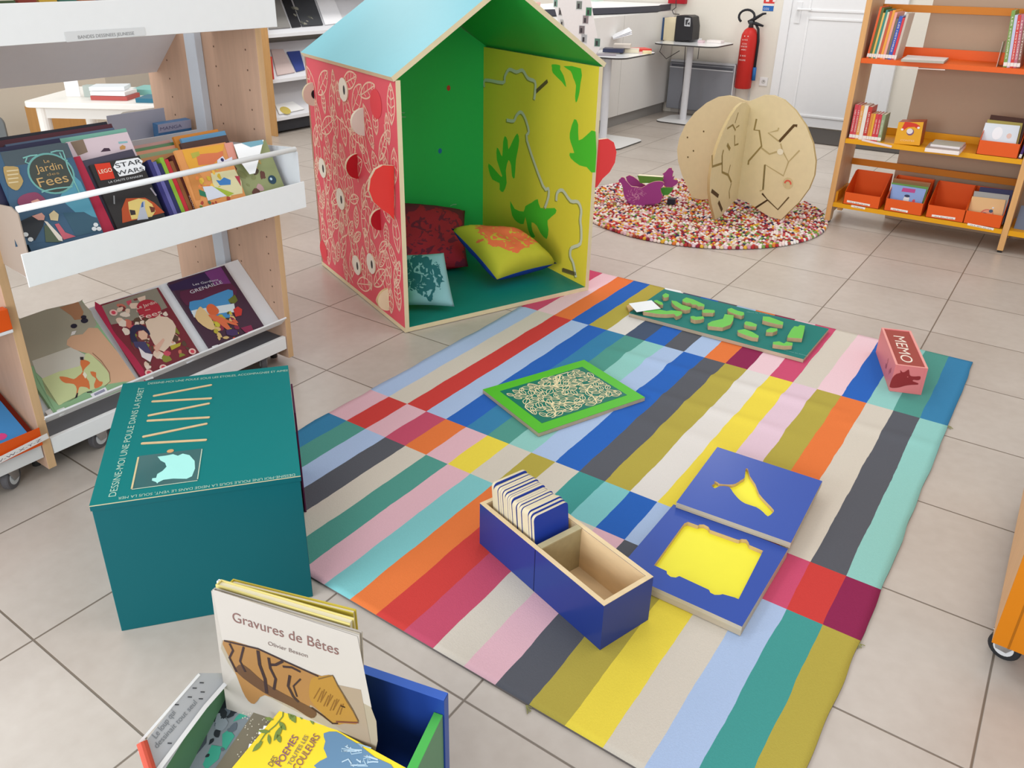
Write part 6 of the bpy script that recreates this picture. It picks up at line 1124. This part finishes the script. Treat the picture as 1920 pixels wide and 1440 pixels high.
# yellow poem book
yn = V3((.10, -.42, .9)); yo = G(545, 1325, .315); yf = F(yo, (.83, .50, 0), n=yn)
j6 = i6
def poem(c, f):
    A = lambda l, m, z=.0006: c.art(f, j6(sm(l, 2) if len(l) > 5 else l), m, z)
    A([(1130, 945), (1200, 935), (1260, 970), (1330, 1010), (1420, 1080), (1530, 1150), (1100, 1150), (1110, 1100), (1150, 1080), (1130, 1030), (1140, 990)], '#5d7c96|s'); 
    rg = random.Random(6)
    for k in range(16): x, y = rg.uniform(1160, 1400), rg.uniform(1000, 1130); c.spx(f, j6([(x, y), (x + rg.uniform(-30, 40), y + rg.uniform(-25, 20)), (x + rg.uniform(20, 70), y + rg.uniform(-10, 35))]), .002, rg.choice(['#dcc43c|s', '#8fa8b8|s', '#a8bcc8|s']), .001 + k * 1e-5)
    c.spx(f, j6([(905, 790), (900, 850), (860, 900), (800, 950), (760, 1010)]), .002, '#6c7c3c|s', .001); c.spx(f, j6([(910, 800), (1000, 810), (1060, 850)]), .002, '#6c7c3c|s', .001)
    for (x, y, x2, y2, w) in ((930, 800, 975, 890, 30), (940, 870, 985, 800, 24), (870, 950, 890, 1000, 20), (900, 900, 850, 990, 26), (820, 950, 830, 1010, 16), (790, 990, 730, 1050, 24), (850, 870, 800, 860, 16), (1000, 820, 1010, 870, 18), (1050, 830, 1075, 900, 18), (760, 930, 830, 940, 16), (880, 880, 920, 930, 20)):
        p = f.ab(*j6([(x, y)])[0]); q = f.ab(*j6([(x2, y2)])[0]); L = math.hypot(q[0] - p[0], q[1] - p[1]); an = math.atan2(q[1] - p[1], q[0] - p[0]); c.poly([f(p[0] + L * s_ * math.cos(an) - w * .00018 * math.sin(math.pi * s_) * sg * math.sin(an), p[1] + L * s_ * math.sin(an) + w * .00018 * math.sin(math.pi * s_) * sg * math.cos(an), .0013) for s_, sg in [(0, 1), (.25, 1), (.5, 1), (.75, 1), (1, 1), (.75, -1), (.5, -1), (.25, -1)]], '#6f7f3c|s')
    c.text('DES', f, j6([(840, 1135)])[0], j6([(872, 1085)])[0], .010, '#5a4a4c|s', .0014); c.text('POEMES', f, j6([(890, 1135)])[0], j6([(990, 970)])[0], .013, '#7a4a6a|s', .0014); c.text('TOUTES LES', f, j6([(945, 1130)])[0], j6([(1045, 965)])[0], .008, '#6a5a5c|s', .0014); c.text('COULEURS', f, j6([(985, 1160)])[0], j6([(1110, 965)])[0], .013, '#7a4a5a|s', .0014)
def pix_book(label, Fr, pix, th, col, art=None, c=0.0, side='#e8dcc0|m', name='book'):
    t2 = thing(name, label, 'book', Fr.px(*pix[0], c)); q = _ccw([Fr.px(x, y, c) for x, y in pix], Fr.n); m = MB(); m.prism([p - Fr.n * .0015 for p in q], Fr.n * .0015, col)
    m.prism([p - Fr.n * th for p in q], Fr.n * .0015, col)
    if art: art(m, Fr.up(c))
    m.build('cover', t2); cc = sum(q, V3((0, 0, 0))) / len(q); m = MB(); m.prism([cc + (p - cc) * .985 - Fr.n * (th - .0014) for p in q], Fr.n * (th - .003), side); m.build('pages', t2); return t2
pix_book('yellow poetry book with green leaves and a blue tree lying in the crate', yf, [(537, 1317), (780, 1450), (640, 1640), (385, 1500)], .016, '#e0c22e|s', poem)
def spk(c, f):
    rg = random.Random(3)
    for k in range(90): x, y = rg.uniform(445, 525), rg.uniform(1310, 1435); q = f.ab(x, y); c.disc(f, q[0], q[1], .0012, .0012, '#b8b09c|s', .0006, 5)
    for (x, y) in ((470, 1400), (480, 1392), (462, 1415), (489, 1372), (497, 1366), (455, 1427)): q = f.ab(x, y); c.box(f, q[0] - .003, q[0] + .004, q[1] - .004, q[1] + .004, .0006, .0012, '#efefec|s')
pix_book('dark olive speckled picture book under the yellow poetry book', yf, [(498, 1303), (620, 1370), (500, 1560), (370, 1490)], .012, '#6e6654|s', spk, c=-.020)
def teal_(c, f):
    A = lambda l, m, z=.0006: c.art(f, j6(sm(l, 2) if len(l) > 5 else l), m, z); A([(640, 850), (740, 760), (760, 780), (700, 850), (620, 880)], '#3f9a82|s'); A([(560, 950), (600, 920), (630, 960), (580, 1040), (560, 1020)], '#3f9a82|s'); A([(450, 1120), (500, 1010), (560, 1020), (540, 1090), (470, 1150)], '#3f9a82|s'); A([(500, 790), (580, 760), (600, 820), (560, 880), (490, 880)], '#23282c|s'); A([(420, 900), (480, 880), (470, 1000), (420, 1060), (380, 1080)], '#454c52|s', .0008); blobs(c, f, f.ab(385, 1420)[0], f.ab(440, 1320)[0] + .02, f.ab(385, 1420)[1], f.ab(430, 1310)[1], 18, ['#2c3034|s', '#8a9298|s', '#5a636a|s'], .004, .012, 8, .001)
pix_book('grey and teal picture book with dark patches lying left of the speckled one', yf, [(440, 1268), (510, 1308), (380, 1500), (320, 1440)], .012, '#7d8488|s', teal_, c=-.032)
wn = V3((.62, .16, .76)); wo = G(330, 1370, .335); wf2 = F(wo, (cs.x, cs.y, 0), n=wn)
def wtxt(c, f):
    c.text('Le loup qui', f, j6([(190, 975)])[0], j6([(300, 830)])[0], .010, '#7c8084|s', .001); c.text('dessinait tout seul', f, j6([(195, 1030)])[0], j6([(420, 775)])[0], .009, '#7c8084|s', .001)
    for (x, y) in ((445, 660), (405, 690), (450, 712), (378, 740), (440, 750), (305, 783), (265, 1000)): c.spx(f, j6([(x - 12, y), (x + 12, y + 1)]), .0016, '#3a3c40|s', .001)
pix_book('grey covered book with pencil lettering leaning at the side of the crate', wf2, [(372, 1262), (445, 1262), (380, 1330), (292, 1470), (262, 1405)], .008, '#b4b6b8|s', wtxt)
m = MB(); m.spx(wf2.up(.002), [(440, 1262), (385, 1325), (290, 1452)], .007, '#eeeeee|s', .001); m.spx(wf2.up(.002), [(374, 1264), (262, 1392)], .004, '#f2f2f2|s', .001); tag(m.build('page_edge'), 'thin white page edges along the grey book in the crate', 'paper')
m = MB(); a_ = wf2.px(266, 1392, .004); b_ = wf2.px(285, 1452, .004); m.tube([a_, (a_ + b_) / 2, b_], .008, '#c0503c|s', 12); tag(m.build('red_spine', smooth=False), 'worn red cloth book spine standing at the near left of the crate', 'book')
